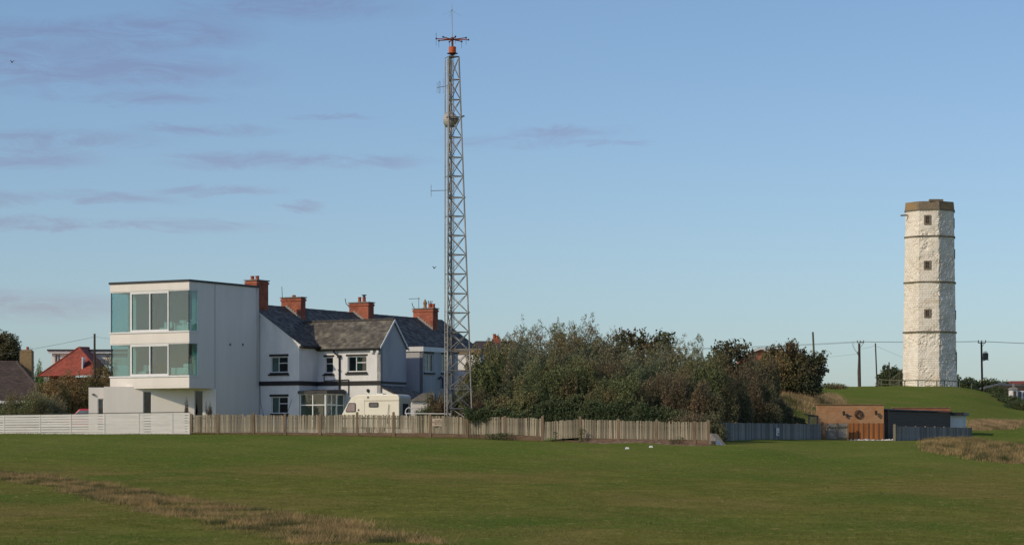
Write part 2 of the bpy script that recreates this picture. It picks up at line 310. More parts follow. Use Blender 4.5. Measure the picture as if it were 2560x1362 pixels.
M['concrete'] = nm('concrete', (.28, .26, .23), (.2, .185, .165), 3, .9, .4, 25)
M['soil'] = nm('bare_chalky_earth', (.16, .10, .07), (.30, .24, .18), 3.5, .95, .8, 12, lo=.45, hi=.72)
M['stone'] = nm('white_pebble', (.68, .68, .66), (.55, .55, .53), 5, .8, rnd=.1)
M['felt'] = nm('roofing_felt', (.055, .055, .055), (.09, .085, .08), 2, .9)
M['blk'] = nm('dark_timber_cladding', (.12, .098, .078), (.15, .122, .10), 2, .9, .3, 20, stretch=(.6, .6, 6))
M['paper'] = nm('sign_board', (.68, .56, .42), (.60, .49, .36), 4, .7)
M['ink'] = nm('sign_ink', (.16, .06, .04), (.14, .05, .04), 4, .7)
M['bark'] = nm('bark', (.12, .10, .075), (.07, .058, .045), 5, .95, .3, 30)
M['twig'] = nm('grey_brown_twig', (.12, .10, .072), (.08, .064, .05), 3, .95)
def leafm(name, c1, c2, c3, s=.35, isl=.35, trans=.25, k=2.6):
    c1, c2, c3 = [tuple(x*k for x in c) for c in (c1, c2, c3)]
    return nm(name, c1, c2, .55, .75, isl=isl, c3=c3, s3=s, lo3=.42, hi3=.62, detail=3, trans=trans, spec=.15)
M['olive'] = leafm('olive_leaf', (.095, .105, .045), (.060, .075, .035), (.115, .085, .045))
M['greyg'] = leafm('grey_green_leaf', (.110, .125, .070), (.075, .092, .050), (.125, .105, .065))
M['brownl'] = leafm('brown_twiggy_leaf', (.100, .074, .045), (.072, .064, .038), (.072, .080, .040))
M['dark'] = leafm('dark_sycamore_leaf', (.050, .052, .026), (.075, .050, .028), (.040, .046, .024))
M['darkg'] = leafm('dark_green_leaf', (.040, .055, .025), (.026, .038, .018), (.060, .070, .032))
M['ochre'] = leafm('autumn_leaf', (.150, .100, .045), (.105, .080, .038), (.080, .085, .036))
M['brightg'] = leafm('bright_green_leaf', (.08, .13, .035), (.06, .10, .03), (.09, .13, .04))
M['straw'] = nm('dry_grass', (.62, .44, .24), (.42, .29, .16), .5, .9, isl=.30, c3=(.13, .125, .055), s3=.35, lo3=.47, hi3=.62, trans=.3, spec=.1)
M['straw2'] = nm('rough_grass', (.58, .40, .185), (.33, .245, .115), .9, .9, isl=.32, c3=(.085, .098, .042), s3=1.1, lo3=.46, hi3=.58, trans=.3, spec=.1)
M['blade'] = nm('grass_blades', (.215, .222, .058), (.160, .180, .044), .5, .9, isl=.45, c3=(.25, .20, .075), s3=.13, lo3=.50, hi3=.70, trans=.3, spec=.0)
M['tuft'] = nm('coarse_turf_tuft', (.30, .25, .11), (.13, .15, .05), .6, .9, isl=.3, trans=.3, spec=0.)
M['render2'] = nm('stained_render_joint', (.60, .56, .50), (.52, .48, .43), 2, .9)
# ================================================================= GROUND
xs = np.concatenate([np.arange(-900, -70, 30), np.arange(-70, 90, .55), np.arange(90, 920, 30)])
ys = np.concatenate([np.arange(-60, 36, 6), np.arange(36, 230, .5), np.arange(230, 420, 2), np.arange(420, 1000, 40), np.arange(1000, 4400, 300)])
XX, YY = np.meshgrid(xs, ys); ZZ = gz(XX, YY)
v = np.stack([XX.ravel(), YY.ravel(), ZZ.ravel()], 1); nx = len(xs); ii = np.arange(nx*(len(ys)-1)).reshape(-1, nx)[:, :-1].ravel()
f = np.stack([ii, ii+1, ii+1+nx, ii+nx], 1)
gm, t, b = newmat('mown_grass'); n = t.nodes; l = t.links; b.inputs['Roughness'].default_value = .95; b.inputs['Specular IOR Level'].default_value = .0
g = n.new('ShaderNodeNewGeometry')
def tex(scale, stretch=(1, 1, 1), det=5, rough=.6, rot=0.):
    mp = n.new('ShaderNodeMapping'); mp.inputs['Scale'].default_value = stretch; mp.inputs['Rotation'].default_value = (0, 0, rot); l.new(g.outputs['Position'], mp.inputs[0])
    x = n.new('ShaderNodeTexNoise'); x.inputs['Scale'].default_value = scale; x.inputs['Detail'].default_value = det; x.inputs['Roughness'].default_value = rough; l.new(mp.outputs[0], x.inputs['Vector']); return x.outputs['Fac']
def ramp(fac, lo, hi, a, c):
    r = n.new('ShaderNodeMapRange'); r.inputs['From Min'].default_value = lo; r.inputs['From Max'].default_value = hi; l.new(fac, r.inputs['Value'])
    x = n.new('ShaderNodeMix'); x.data_type = 'RGBA'; l.new(r.outputs[0], x.inputs[0])
    for k, q in ((6, a), (7, c)):
        if isinstance(q, tuple): x.inputs[k].default_value = (*q, 1)
        else: l.new(q, x.inputs[k])
    return x.outputs[2]
c = ramp(tex(.9, det=6), .35, .68, (.135, .155, .032), (.225, .228, .056))
c = ramp(tex(.085, (1, .45, 1), 6), .47, .68, c, (.28, .21, .080))
c = ramp(tex(.14, (1, .5, 1), 5, rot=.5), .47, .66, c, (.105, .165, .032))
sy = n.new('ShaderNodeSeparateXYZ'); l.new(g.outputs['Position'], sy.inputs[0])   # the tee, the fence side and the hill are better watered turf
c = ramp(sy.outputs[1], 96, 128, c, ramp(tex(.11, (1, .4, 1), 5, rot=.3), .42, .66, (.130, .190, .036), (.200, .215, .055)))
c = ramp(tex(5, (1, .5, 1), 5, .7),   .54, .74, c, (.36, .30, .115))
c = ramp(tex(11, (1, 1, 1), 4, .7), .52, .72, c, (.075, .085, .028))
l.new(c, b.inputs['Base Color'])
bp = n.new('ShaderNodeBump'); bp.inputs['Strength'].default_value = .9; bp.inputs['Distance'].default_value = .05; l.new(tex(7, det=5, rough=.75), bp.inputs['Height']); l.new(bp.outputs[0], b.inputs['Normal'])
gr = fastmesh('ground', v, f, gm, kind='structure')
for p in gr.data.polygons: p.use_smooth = True
# ================================================================= FOLIAGE
def quads(c, a, bv):
    """centres (n,3), half vectors a, b -> verts, faces"""
    nn = len(c); vv = np.empty((nn, 4, 3)); vv[:, 0] = c-a; vv[:, 1] = c-bv; vv[:, 2] = c+a; vv[:, 3] = c+bv
    return vv.reshape(-1, 3), np.arange(nn*4).reshape(-1, 4)
def unit(a): return a/np.maximum(np.linalg.norm(a, axis=-1, keepdims=True), 1e-9)
def bush(name, px, Y, rx, ry, h, mat, label, cat='bush', group=None, stems=30, twigs=55, leaves=12, ll=.09, lw=.03, up=.9, tl=.45,
         elmin=5, trunk_r=.05, bark='twig', gap=0., seed=0, trunkh=0., z=None, twigvis=1., hollow=.45, fl=.7, airy=0.):
    """a shrub or tree: stems from the base, twigs through a lumpy dome shaped crown, small leaves along every twig"""
    r = np.random.default_rng(1000+seed+int(px)); b0 = np.array(G(px, Y))
    if z is not None: b0[2] = z
    b0[2] -= .1
    root = thing(name, tuple(b0), label, cat, group)
    ph = r.uniform(0, 6.28, 9); H = h-trunkh; zc = .0 if not trunkh else H*.42
    def shell(u):   # lumpy radius for unit directions
        a = np.arctan2(u[:, 1], u[:, 0]); e = np.arcsin(np.clip(u[:, 2], -1, 1))
        return .88+.11*np.sin(3*a+ph[0]+2*e)+.12*np.sin(5*a+ph[1]-3*e)*np.cos(e)+.07*np.sin(7*e+ph[2]+2*a)+.05*np.sin(11*a+9*e+ph[3])*np.cos(e)
    def sample(n, pw, lo=math.sin(R(elmin))):
        s0 = lo if not trunkh else -.75
        zz = r.uniform(s0, 1, n); a = r.uniform(0, 2*np.pi, n); c = np.sqrt(1-zz**2); u = np.stack([c*np.cos(a), c*np.sin(a), zz], 1)
        f = shell(u)*np.maximum(r.uniform(0, 1, n), 1e-3)**pw
        if trunkh: p = u*f[:, None]*np.array([rx, ry, H*.56]); p[:, 2] += trunkh+zc
        else:
            c2 = c**fl; p = np.stack([c2*np.cos(a)*rx, c2*np.sin(a)*ry, np.maximum(zz, 0)**.72*H], 1)*f[:, None]
        return p, u, f
    tgt, _, _ = sample(stems, .12)
    st = np.stack([r.normal(0, .16*rx, stems), r.normal(0, .16*ry, stems), np.full(stems, trunkh)], 1)
    if trunkh: st[:, :2] *= .1
    mid = st+(tgt-st)*np.array([.4, .4, .55])+r.normal(0, .05*h, (stems, 3)); mid[:, 2] = np.maximum(mid[:, 2], .1)
    T = np.linspace(0, 1, 7)[None, :, None]; P = (1-T)**2*st[:, None]+2*T*(1-T)*mid[:, None]+T*T*tgt[:, None]; m = MB((Vector(b0), Vector((1, 0, 0)), Vector((0, 1, 0))))
    if trunkh: m.tube((0, 0, -.2), (0, 0, trunkh+.1), trunk_r*2.4, trunk_r*1.5, 7)
    for i in range(stems):
        for k in range(6): m.tube(tuple(P[i, k]), tuple(P[i, k+1]), trunk_r*(1-k/6.5), trunk_r*(1-(k+1)/6.5), 4, False)
    m.build('branches' if not trunkh else 'trunk', M[bark], root)
    nt_ = stems*twigs
    if gap:                                   # leaves gathered in clumps with sky between them
        nc_ = max(12, int(stems*3.2)); cc, _, _ = sample(nc_, .22); ci = r.integers(0, nc_, nt_); pt = cc[ci]+r.normal(0, gap, (nt_, 3)); uu = unit(pt-np.array([0, 0, h*.4]))
    else:
        pt, uu, f = sample(nt_, .2 if not airy else .5); uu = unit(pt-np.array([0, 0, h*.25]))
    if airy:                                  # loose top: thin out the crown's upper part
        keep = r.random(nt_) > airy*np.clip(pt[:, 2]/h*1.5-.55, 0, 1); pt = pt[keep]; uu = uu[keep]; nt_ = len(pt)
    d = unit(uu*.65+np.array([0, 0, up])+r.normal(0, .42, (nt_, 3))); Lt = tl*r.uniform(.5, 1.3, nt_); pt = pt-d*(Lt*.6)[:, None]; pt[:, 2] = np.maximum(pt[:, 2], .02)
    side = unit(np.cross(d, r.normal(0, 1, (nt_, 3)))); ntw = int(nt_*twigvis)
    tv = np.empty((ntw, 3, 3)); tv[:, 0] = pt[:ntw]-side[:ntw]*.009; tv[:, 1] = pt[:ntw]+side[:ntw]*.009; tv[:, 2] = (pt+d*Lt[:, None])[:ntw]
    if ntw: fastmesh('twigs', tv.reshape(-1, 3)+b0, np.arange(ntw*3).reshape(-1, 3), M['twig'], root)
    if not leaves: return root
    nl = nt_*leaves; li = np.repeat(np.arange(nt_), leaves); u = r.uniform(.1, 1.1, nl)
    c = pt[li]+d[li]*(Lt[li]*u)[:, None]+r.normal(0, .05 if not gap else .09, (nl, 3))
    a = unit(d[li]+r.normal(0, .6 if not gap else 1.2, (nl, 3))); bb = unit(np.cross(a, r.normal(0, 1, (nl, 3)))); sz = r.uniform(.6, 1.3, nl)[:, None]
    vv, ff = quads(c, a*ll*.5*sz, bb*lw*.5*sz); fastmesh('foliage', vv+b0, ff, M[mat], root)
    return root
def blades(name, X, Y, hh, wd, mat, lean=.35, z=None, **kw):
    nn = len(X); Z = gz(X, Y)-.02 if z is None else z; p = np.stack([X, Y, Z], 1)
    a = RNG.uniform(0, 2*np.pi, nn); s = np.stack([np.cos(a), np.sin(a), 0*a], 1)*wd[:, None]*.5
    tip = p+np.stack([RNG.normal(.12, lean, nn)*hh, RNG.normal(0, lean, nn)*hh, hh], 1)
    vv = np.stack([p-s, p+s, tip], 1).reshape(-1, 3)
    return fastmesh(name, vv, np.arange(nn*3).reshape(-1, 3), mat, **kw)
# ================================================================= WINDOWS
def window(par, F, A, B, u0, u1, z0, z1, panes, bar=.055, inset=.09, glass='glass', frame='upvc', name='window', depth=.07, curtain=None, blind=None):
    A = Vector(A[:2]); B = Vector(B[:2]); d = (B-A).normalized(); nn = Vector((-d.y, d.x)); w = u1-u0; h = z1-z0
    P = A+d*u0+nn*inset; Q = A+d*u1+nn*inset
    ops = [(w*a+bar, w*c_-bar*(c_ >= .999)-(0), z0+h*e+bar*(e <= .001), z0+h*g_-bar) for a, c_, e, g_ in panes]
    fm = MB(F).wall(P, Q, depth, z0, z1, ops).build(name, M[frame], par)
    for o in ops:
        p0 = P+d*(o[0]-.004)+nn*(depth*.45); p1 = P+d*(o[1]+.004)+nn*(depth*.45)
        MB(F).wall(p0, p1, .012, o[2]-.004, o[3]+.004).build('pane', M[glass], fm)
    if curtain:
        for (a, c_) in curtain:
            m = MB(F); k = max(4, int((c_-a)*w/.05)); 
            for i in range(k):
                q0 = A+d*(u0+w*(a+(c_-a)*i/k))+nn*(inset+.16+.03*(i % 2)); q1 = A+d*(u0+w*(a+(c_-a)*(i+1)/k))+nn*(inset+.16+.03*((i+1) % 2))
                m.wall(q0, q1, .008, z0+.02, z1-.02)
            m.build('curtain', M['linen'], fm)
    return fm
CAS = [(0, .42, 0, 1), (.42, 1, 0, .62), (.42, 1, .62, 1)]      # casement with a top light
# ================================================================= MODERN HOUSE
P1 = W(473, 169); FM = (Vector((P1.x, P1.y, 0)), e1, e2)         # local a along front (front spans a -6.8..0), b into depth
LF, DP = 6.75, 7.96; ZB, ZT = 4.19, 11.18
mh = thing('modern_house', G(400, 173), 'three storey flat roofed cream house with wraparound corner glazing', 'house')
b2 = 2.87
def zof(py, Y=169): return (HY-py)/FPX*Y
zw = [(zof(941), zof(855.5)), (zof(829.5), zof(722.5))]           # two glazed bands at P1
m = MB(FM)
wd_r = .98; wd_l = 2.45                                                       # glazed return on each side
for (z0, z1) in ((ZB, zw[0][0]), (zw[0][1], zw[1][0]), (zw[1][1], ZT)):
    m.wall((-LF, 0), (0, 0), .3, z0, z1)
m.build('front_band_wall', M['render'], mh)
m = MB(FM)
for s, A, B in ((1, (0, .301), (0, DP)), (-1, (-LF, DP), (-LF, .301))):
    ops = [(0, wd_r-.3, *zw[0]), (0, wd_r-.3, *zw[1])] if s > 0 else [(DP-wd_l, DP-.301, *zw[0]), (DP-wd_l, DP-.301, *zw[1])]
    m.wall(A, B, .3, ZB, ZT, ops)
m.build('side_wall', M['render'], mh)
m = MB(FM); m.wall((-.3, DP), (-LF+.3, DP), -.0, 0, 1) if False else None
m.wall((0, DP-.001), (-LF, DP-.001), .3, .8, ZT-.01)
# lower part of the side wall beyond the overhang, and the frontal ground floor wall
m.wall((0.003, b2), (.003, DP-.002), .3, .3, ZB+.02)
m.build('lower_side_wall', M['render'], mh)
m = MB(FM); m.box(-LF+.01, -.01, .01, DP-.01, ZB-.14, ZB-.0); m.build('soffit', M['render'], mh)
m = MB(FM)
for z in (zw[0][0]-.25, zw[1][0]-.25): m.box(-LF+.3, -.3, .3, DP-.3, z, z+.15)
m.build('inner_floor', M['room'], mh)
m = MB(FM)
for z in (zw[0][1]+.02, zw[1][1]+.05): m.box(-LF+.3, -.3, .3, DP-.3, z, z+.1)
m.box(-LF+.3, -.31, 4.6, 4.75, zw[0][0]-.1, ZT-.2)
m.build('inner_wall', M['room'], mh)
m = MB(FM); m.box(-LF-.07, .07, -.07, DP+.03, ZT, ZT+.14); m.build('roof_edge', M['trim'], mh)
for k, (z0, z1) in enumerate(zw):
    zs0 = z0+.13
    m = MB(FM); m.box(-LF-.05, .05, -.06, .30, z0+.003, z0+.11); m.box(-.299, .05, .3, wd_r, z0+.003, z0+.11); m.box(-LF-.05, -LF+.299, .3, wd_l, z0+.003, z0+.11)
    m.build('window_sill', M['upvc'], mh)
    m = MB(FM); m.box(-LF+.03, -.03, .03, .15, z1-.07, z1-.003)
    m.box(-.15, -.03, .15, wd_r, z1-.07, z1-.003); m.box(-LF+.03, -LF+.15, .15, wd_l, z1-.07, z1-.003); m.box(-.16, -.02, wd_r-.05, wd_r+.02, zs0, z1-.07)
    m.build('head_rail', M['upvc'], mh)
    # front: fixed corner pane, slider pair, fixed corner pane. positions from photo fractions of 6.75
    fx = lambda px: -LF*(473-px)/199.
    for a0, a1 in ((fx(279.5), fx(324.5)), (fx(422), fx(470.5))):
        MB(FM).wall((a0, .07), (a1, .07), .02, zs0-.01, z1-.075).build('fixed_pane', M['glassb'], mh)
    sf = MB(FM).wall((fx(326), .035), (fx(421), .035), .13, zs0-.018, z1-.072, [(.09, 3.22*.5-.03, zs0+.1, z1-.2), (3.22*.5+.06, 3.22-.09, zs0+.1, z1-.2)]).build('sliding_door', M['upvc'], mh)
    MB(FM).wall((fx(326)+.09, .10), (fx(326)+1.6, .10), .02, zs0+.1, z1-.2).build('pane', M['glassb'], sf)
    MB(FM).wall((fx(326)+1.66, .13), (fx(421)-.06, .13), .02, zs0+.1, z1-.2).build('pane', M['glassb'], sf)
    m = MB(FM).box(-.07, -.04, .07, wd_r-.06, zs0-.01, z1-.075); m.build('return_pane', M['glassb'], mh)
    m = MB(FM).box(-LF+.04, -LF+.07, .07, wd_l-.02, zs0-.01, z1-.075); m.build('return_pane', M['glassb'], mh)
    MB(FM).box(-.10, -.035, .045, .068, zs0-.015, z1-.06).build('corner_bead', M['black'], mh); MB(FM).box(-LF+.035, -LF+.10, .045, .068, zs0-.015, z1-.06).build('corner_bead', M['black'], mh)
    m = MB(FM)
    for a0 in (fx(325), ): m.box(a0-.03, a0+.03, .05, .14, zs0-.01, z1-.07)
    m.build('mullion', M['upvc'], mh)
# ground floor (frontal)
Yg = 171.35; gx = lambda px: (px-CX)/FPX*Yg
m = MB(); z0 = .6
opsA = [(gx(357.5)-gx(260), gx(379)-gx(260), z0, zof(977, Yg)), (gx(486)-gx(260), gx(508)-gx(260), z0, zof(975, Yg))]
m.wall((gx(260), Yg), (gx(540), Yg), .3, z0, ZB-.145, opsA)
m.build('ground_floor_wall', M['render'], mh)
m = MB(); m.wall((gx(260), Yg), (gx(352), Yg), .3, ZB-.143, ZB+.0); m.build('parapet', M['render'], mh)
m = MB(); Yl = Yg+.45; lx = lambda px: (px-CX)/FPX*Yl
m.wall((lx(221.5), Yl), (lx(260)+.02, Yl), .3, z0, ZB-.05, [(lx(244)-lx(221.5), lx(259)-lx(221.5), z0, zof(996, Yl))]); m.wall((lx(221.5), Yl+5), (lx(221.5), Yl+.001), .3, z0, ZB-.05)
m.build('annexe_wall', M['render'], mh)
m = MB(); m.box(lx(221.5)-.04, lx(262), Yl-.04+.5, Yl+5, ZB-.05, ZB+.03); m.build('annexe_roof_edge', M['trim'], mh)
m = MB(); m.box(gx(262), gx(500), Yg+.3, Yg+4, ZB-.2, ZB-.16); m.box(gx(262), gx(500), Yg+3.9, Yg+4, z0, ZB-.2); m.build('ground_ceiling', M['roomd'], mh)
w2 = [(0, 1, 0, .42), (0, 1, .42, 1)]
window(mh, E3, (gx(260), Yg), (gx(540), Yg), opsA[0][0], opsA[0][1], 1.0, opsA[0][3], w2)
window(mh, E3, (gx(260), Yg), (gx(540), Yg), opsA[1][0], opsA[1][1], 1.0, opsA[1][3], w2)
window(mh, E3, (lx(221.5), Yl), (lx(260), Yl), lx(244)-lx(221.5), lx(259)-lx(221.5), .9, zof(996, Yl), [(0, 1, 0, 1)])
m = MB(); c = W(233, Yl-.08, 985); m.lathe((c.x, c.y, c.z), [(.03, .06), (.1, .03), (.11, -.03), (.04, -.06)], 10); m.build('wall_lamp', M['concrete'], mh)
m = MB(FM); m.box(.0045, .010, b2-.05, b2+.04, .9, ZT-.01); m.build('wall_joint', M['render2'], mh)
for px in (573, 605):
    Yv = W(px, 1).x; s = 7.96*(px-473)/174
    p = FM[0]+e1*.02+e2*s; q = (HY-861)/FPX*p.y
    m = MB(FM); m.box(0.003, .06, s-.05, s+.05, q-.08, q+.08); m.build('vent', M['lead'], mh)
# furniture behind the glass
def soft(name, boxes, mat, label, cat, F=FM):
    base = Vector((0, 0, 0)); o = None; m = MB(F)
    for bx in boxes: m.box(*bx)
    o = m.build(name, M[mat], None, bevel=.06, label=label, category=cat) if False else m.build(name, M[mat], None, bevel=.05)
    return tag(o, label, cat)
zf = [zw[0][0]-.1, zw[1][0]-.1]
soft('sofa', [(-1.75, -.45, .6, 1.4, zf[1]+.1, zf[1]+.62), (-1.75, -.45, 1.2, 1.45, zf[1]+.6, zf[1]+.98), (-.65, -.45, .55, 1.4, zf[1]+.6, zf[1]+.8), (-1.75, -1.55, .55, 1.4, zf[1]+.6, zf[1]+.8)], 'linen', 'white sofa seen through the upper right corner glazing', 'sofa')
soft('cushion', [(-1.0, -.7, .95, 1.15, zf[1]+.63, zf[1]+.95)], 'dgrey', 'dark cushion on the white sofa behind the upper glazing', 'cushion')
soft('armchair', [(-3.1, -2.4, .7, 1.4, zf[1]+.1, zf[1]+.5), (-3.1, -2.4, 1.25, 1.45, zf[1]+.5, zf[1]+.9)], 'linen', 'pale armchair behind the upper right sliding pane', 'chair')
soft('bed', [(-2.0, -.4, .6, 2.4, zf[0]+.25, zf[0]+.75)], 'linen', 'bed with white covers behind the lower right corner glazing', 'bed')
soft('pillow', [(-1.05, -.45, .7, 1.1, zf[0]+.76, zf[0]+1.0)], 'linen', 'white pillow on the bed behind the lower glazing', 'pillow')
soft('tub_chair', [(-4.85, -4.1, .6, 1.3, zf[0]+.1, zf[0]+.55), (-4.85, -4.1, 1.15, 1.35, zf[0]+.55, zf[0]+1.0)], 'linen', 'cream chair behind the lower left sliding pane', 'chair')
def drape(F, a0, a1, b0, z0, z1, label, mat='linen', alongb=False):
    m = MB(F); k = 12
    for i in range(k):
        q0 = (a0+(a1-a0)*i/k, b0+.05*(i % 2)); q1 = (a0+(a1-a0)*(i+1)/k, b0+.05*((i+1) % 2))
        if alongb: q0 = q0[::-1]; q1 = q1[::-1]
        m.wall(q0, q1, .01, z0, z1)
    tag(m.build('curtain', M[mat]), label, 'curtain')
for k, nmz in ((1, 'upper'), (0, 'lower')):
    zz = (zw[k][0]+.06, zw[k][1]+.0)
    drape(FM, fx(312), fx(323), .32, *zz, f'pale curtain gathered at the left corner of the {nmz} glazing')
    drape(FM, -.42, -.12, wd_r-.12, *zz, f'pale green curtain at the right return of the {nmz} glazing')
# bare shrubs against the ground floor wall
# ================================================================= TERRACE
C1 = W(748, 174.4); FT = (Vector((C1.x, C1.y, 0)), e1, e2); ZE = 7.14; SLP = .68; RW = 4.2; ZR = ZE+SLP*RW; TEND = 25.7
def slates(par, F, A, B, up, mat, tw=.30, ex=.21, lim=None, th=.014, seed=1, name='slates'):
    """courses of separate slates on the plane A->B (eave) and up (slope vector); lim(v)->(u0,u1) in metres"""
    rr = random.Random(seed); A = Vector(A); B = Vector(B); up = Vector(up); Lu = (B-A).length; d = (B-A)/Lu; Lv = up.length; w = up/Lv; nn = d.cross(w).normalized()
    V = []; nc = int(Lv/ex)
    for j in range(nc+1):
        v0 = j*ex; v1 = min(v0+ex*1.35, Lv+.02)
        if v0 >= Lv-.03: break
        u0, u1 = lim(v0/Lv) if lim else (0, Lu)
        u = u0-rr.random()*tw
        while u < u1:
            a = max(u, u0); c_ = min(u+tw-.006, u1); u += tw
            if c_-a < .03: continue
            lift = rr.uniform(0, .006); o = rr.uniform(-.012, .012)
            zb = .016+lift; zt = .004
            p = [A+d*a+w*(v0+o), A+d*c_+w*(v0+o), A+d*c_+w*v1, A+d*a+w*v1]
            V.append([p[0]+nn*zb, p[1]+nn*zb, p[2]+nn*zt, p[3]+nn*zt, p[0]+nn*(zb-th), p[1]+nn*(zb-th)])
    k = len(V); o0 = F[0]; arr = np.array([[tuple(o0+F[1]*q.x+F[2]*q.y+Vector((0, 0, q.z))) for q in s_] for s_ in V]).reshape(-1, 3)
    i0 = np.arange(k)*6; fa = np.concatenate([np.stack([i0, i0+1, i0+2, i0+3], 1), np.stack([i0+4, i0+5, i0+1, i0], 1)])
    return fastmesh(name, arr, fa, M[mat], par, kind='stuff')
def slab(m, A, B, up, th=.1, off=-.008, pts=None):
    A = Vector(A); B = Vector(B); up = Vector(up); nn = (B-A).cross(up).normalized()
    poly = [A, B, B+up, A+up] if pts is None else [Vector(p) for p in pts]
    return m.prism([tuple(p+nn*off) for p in poly], tuple(-nn*th))
houses = []
segs = [(0, 7.9, 'white end terrace house with black band and stone trim', 'white end-of-terrace house with black band and brown slate rear wing'),
        (7.9, 15.0, '', 'grey rendered terrace house with flat white fascia behind the lattice mast'),
        (15.0, TEND, '', 'far terrace house with sunlit white side wall beside the tree mass')]
for (t0, t1, _, lb) in segs:
    p = FT[0]+e2*t0; h = thing('terrace_house', (p.x, p.y, .9), lb, 'house', 'houses of the slate roofed terrace'); houses.append(h)
hA, hB, hC = houses
for h, (t0, t1, _, _2) in zip(houses, segs):
    m = MB(FT); slab(m, (.15, t0, ZE), (.15, t1, ZE), (-RW-.15, 0, SLP*(RW+.15))); slab(m, (-2*RW-.15, t1, ZE), (-2*RW-.15, t0, ZE), (RW+.15, 0, SLP*(RW+.15)))
    m.build('roof', M['lead'], h)
    rf = slates(h, FT, (.2, t0-(.12 if t0 == 0 else 0), ZE-.03), (.2, t1, ZE-.03), (-RW-.2, 0, SLP*(RW+.2)), 'slate', seed=int(t0)+3)
    m = MB(FT); k = int((t1-t0)/.45)
    for i in range(k):
        c0 = t0+i*(t1-t0)/k; m.tube((-RW, c0, ZR+.01), (-RW, c0+(t1-t0)/k*.94, ZR+.01+.008*(i % 3)), .12, .115, 8)
    m.build('ridge_tiles', M['ridge'], h, kind='stuff')
    m = MB(FT); m.tube((.3, t0 if t0 else -.05, ZE-.10), (.3, t1, ZE-.10), .065, .065, 8); m.box(.03, .25, t0, t1, ZE-.22, ZE-.10); m.build('gutter', M['black'], h)
# gable end wall: a -8.4..0 at b=0
GD = (-2*RW, 0); win1 = [(RW*2-2.05, RW*2-.85, zof(934, 175), zof(893, 175)), (RW*2-2.05, RW*2-.85, zof(1033, 175), zof(992.5, 175))]
wa = lambda px: ((px-CX)/FPX*(C1.y)-C1.x)/(math.cos(TH)+((px-CX)/FPX)*math.sin(TH))   # local a on the gable plane seen at px
zA = lambda py, a: (HY-py)/FPX*(C1.y-a*math.sin(TH))
a0, a1 = wa(677), wa(719.5); op1 = (2*RW+a0, 2*RW+a1, zA(931, a0), zA(892, a0)); op2 = (2*RW+a0+.03, 2*RW+a1, zA(1033, a0), zA(992, a0))
m = MB(FT); m.wall((-2*RW, 0), (0, 0), .28, .6, ZE-.02, [op1, op2]); m.prism([(-2*RW, 0, ZE-.02), (0, 0, ZE-.02), (.0, 0, ZE), (-RW, 0, ZR-.06), (-2*RW, 0, ZE)], (0, .28, 0))
m.build('gable_wall', M['white'], hA)
m = MB(FT); m.wall((0, .281), (0, 7.9), .28, .6, ZE-.12); m.build('side_wall', M['white'], hA)
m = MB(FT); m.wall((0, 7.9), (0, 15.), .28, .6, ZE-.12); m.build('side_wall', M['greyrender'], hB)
m = MB(FT); m.wall((0, 15.), (0, TEND), .28, .6, ZE-.12); m.prism([(-2*RW, TEND, .6), (-2*RW, TEND, ZE-.1), (-RW, TEND, ZR-.1), (0, TEND, ZE-.1), (0, TEND, .6)], (0, -.28, 0)); m.build('side_wall', M['white'], hC)
m = MB(FT); m.wall((-2*RW, TEND), (-2*RW, 0), .28, .6, ZE-.12); m.build('rear_wall', M['white'], hA)
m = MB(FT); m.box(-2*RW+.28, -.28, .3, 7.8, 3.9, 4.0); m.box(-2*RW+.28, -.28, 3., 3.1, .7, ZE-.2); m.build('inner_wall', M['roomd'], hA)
m = MB(FT); m.prism([(.16, -.10, ZE-.10), (.16, -.10, ZE+.02), (-RW, -.10, ZR+.06), (-RW, -.10, ZR-.06)], (0, .09, 0)); m.build('verge', M['white'], hA)
for o in (op1, op2):
    window(hA, FT, (-2*RW, 0), (0, 0), *o, CAS, curtain=[(.02, .38)])
    m = MB(FT); m.box(-2*RW+o[0]-.12, -2*RW+o[1]+.06, -.035, .05, o[3]+.03, o[3]+.18); m.build('lintel', M['black'], hA)
    m = MB(FT); m.box(-2*RW+o[0]-.18, -2*RW+o[1]+.12, -.10, .05, o[2]-.22, o[2]-.11); m.box(-2*RW+o[0]-.06, -2*RW+o[1]+.06, -.06, .05, o[2]-.109, o[2]-.01); m.build('sill', M['black'], hA)
# rear wing of the first house
WB0, WB1, WL = 2.3, 5.6, 5.2; WP = (WB0+WB1)/2; WZR = 8.93
wx = lambda px: (((px-CX)/FPX)*(C1.y+WB0*math.cos(TH))-(C1.x+WB0*math.sin(TH)))/(math.cos(TH)+((px-CX)/FPX)*math.sin(TH))
zX = lambda py, a: (HY-py)/FPX*(C1.y+WB0*math.cos(TH)-a*math.sin(TH))
p3, p4, p5, p6 = wx(812.5), wx(832.5), wx(869), wx(916)
opa = (p3, p4, zX(932, p3), zX(893, p3)); opb = (p5, p6, zX(929, p5), zX(891, p5))
m = MB(FT); m.wall((0, WB0), (WL, WB0), .28, .6, ZE-.1, [opa, opb]); m.build('wing_front_wall', M['white'], hA)
m = MB(FT); m.wall((WL, WB0+.0), (WL, WB1), .28, .6, ZE-.1); m.prism([(WL, WB0, ZE-.1), (WL, WB1, ZE-.1), (WL, WP, WZR-.05)], (-.28, 0, 0)); m.wall((WL-.28, WB1), (0, WB1), .28, .6, ZE-.1)
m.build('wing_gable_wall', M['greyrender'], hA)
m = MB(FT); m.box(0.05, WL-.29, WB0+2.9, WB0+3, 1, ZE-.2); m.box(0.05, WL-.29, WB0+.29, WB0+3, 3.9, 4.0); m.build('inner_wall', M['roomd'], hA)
wsl = (WZR-ZE)/(WP-WB0)
m = MB(FT); vl = -(WZR-ZE)/SLP
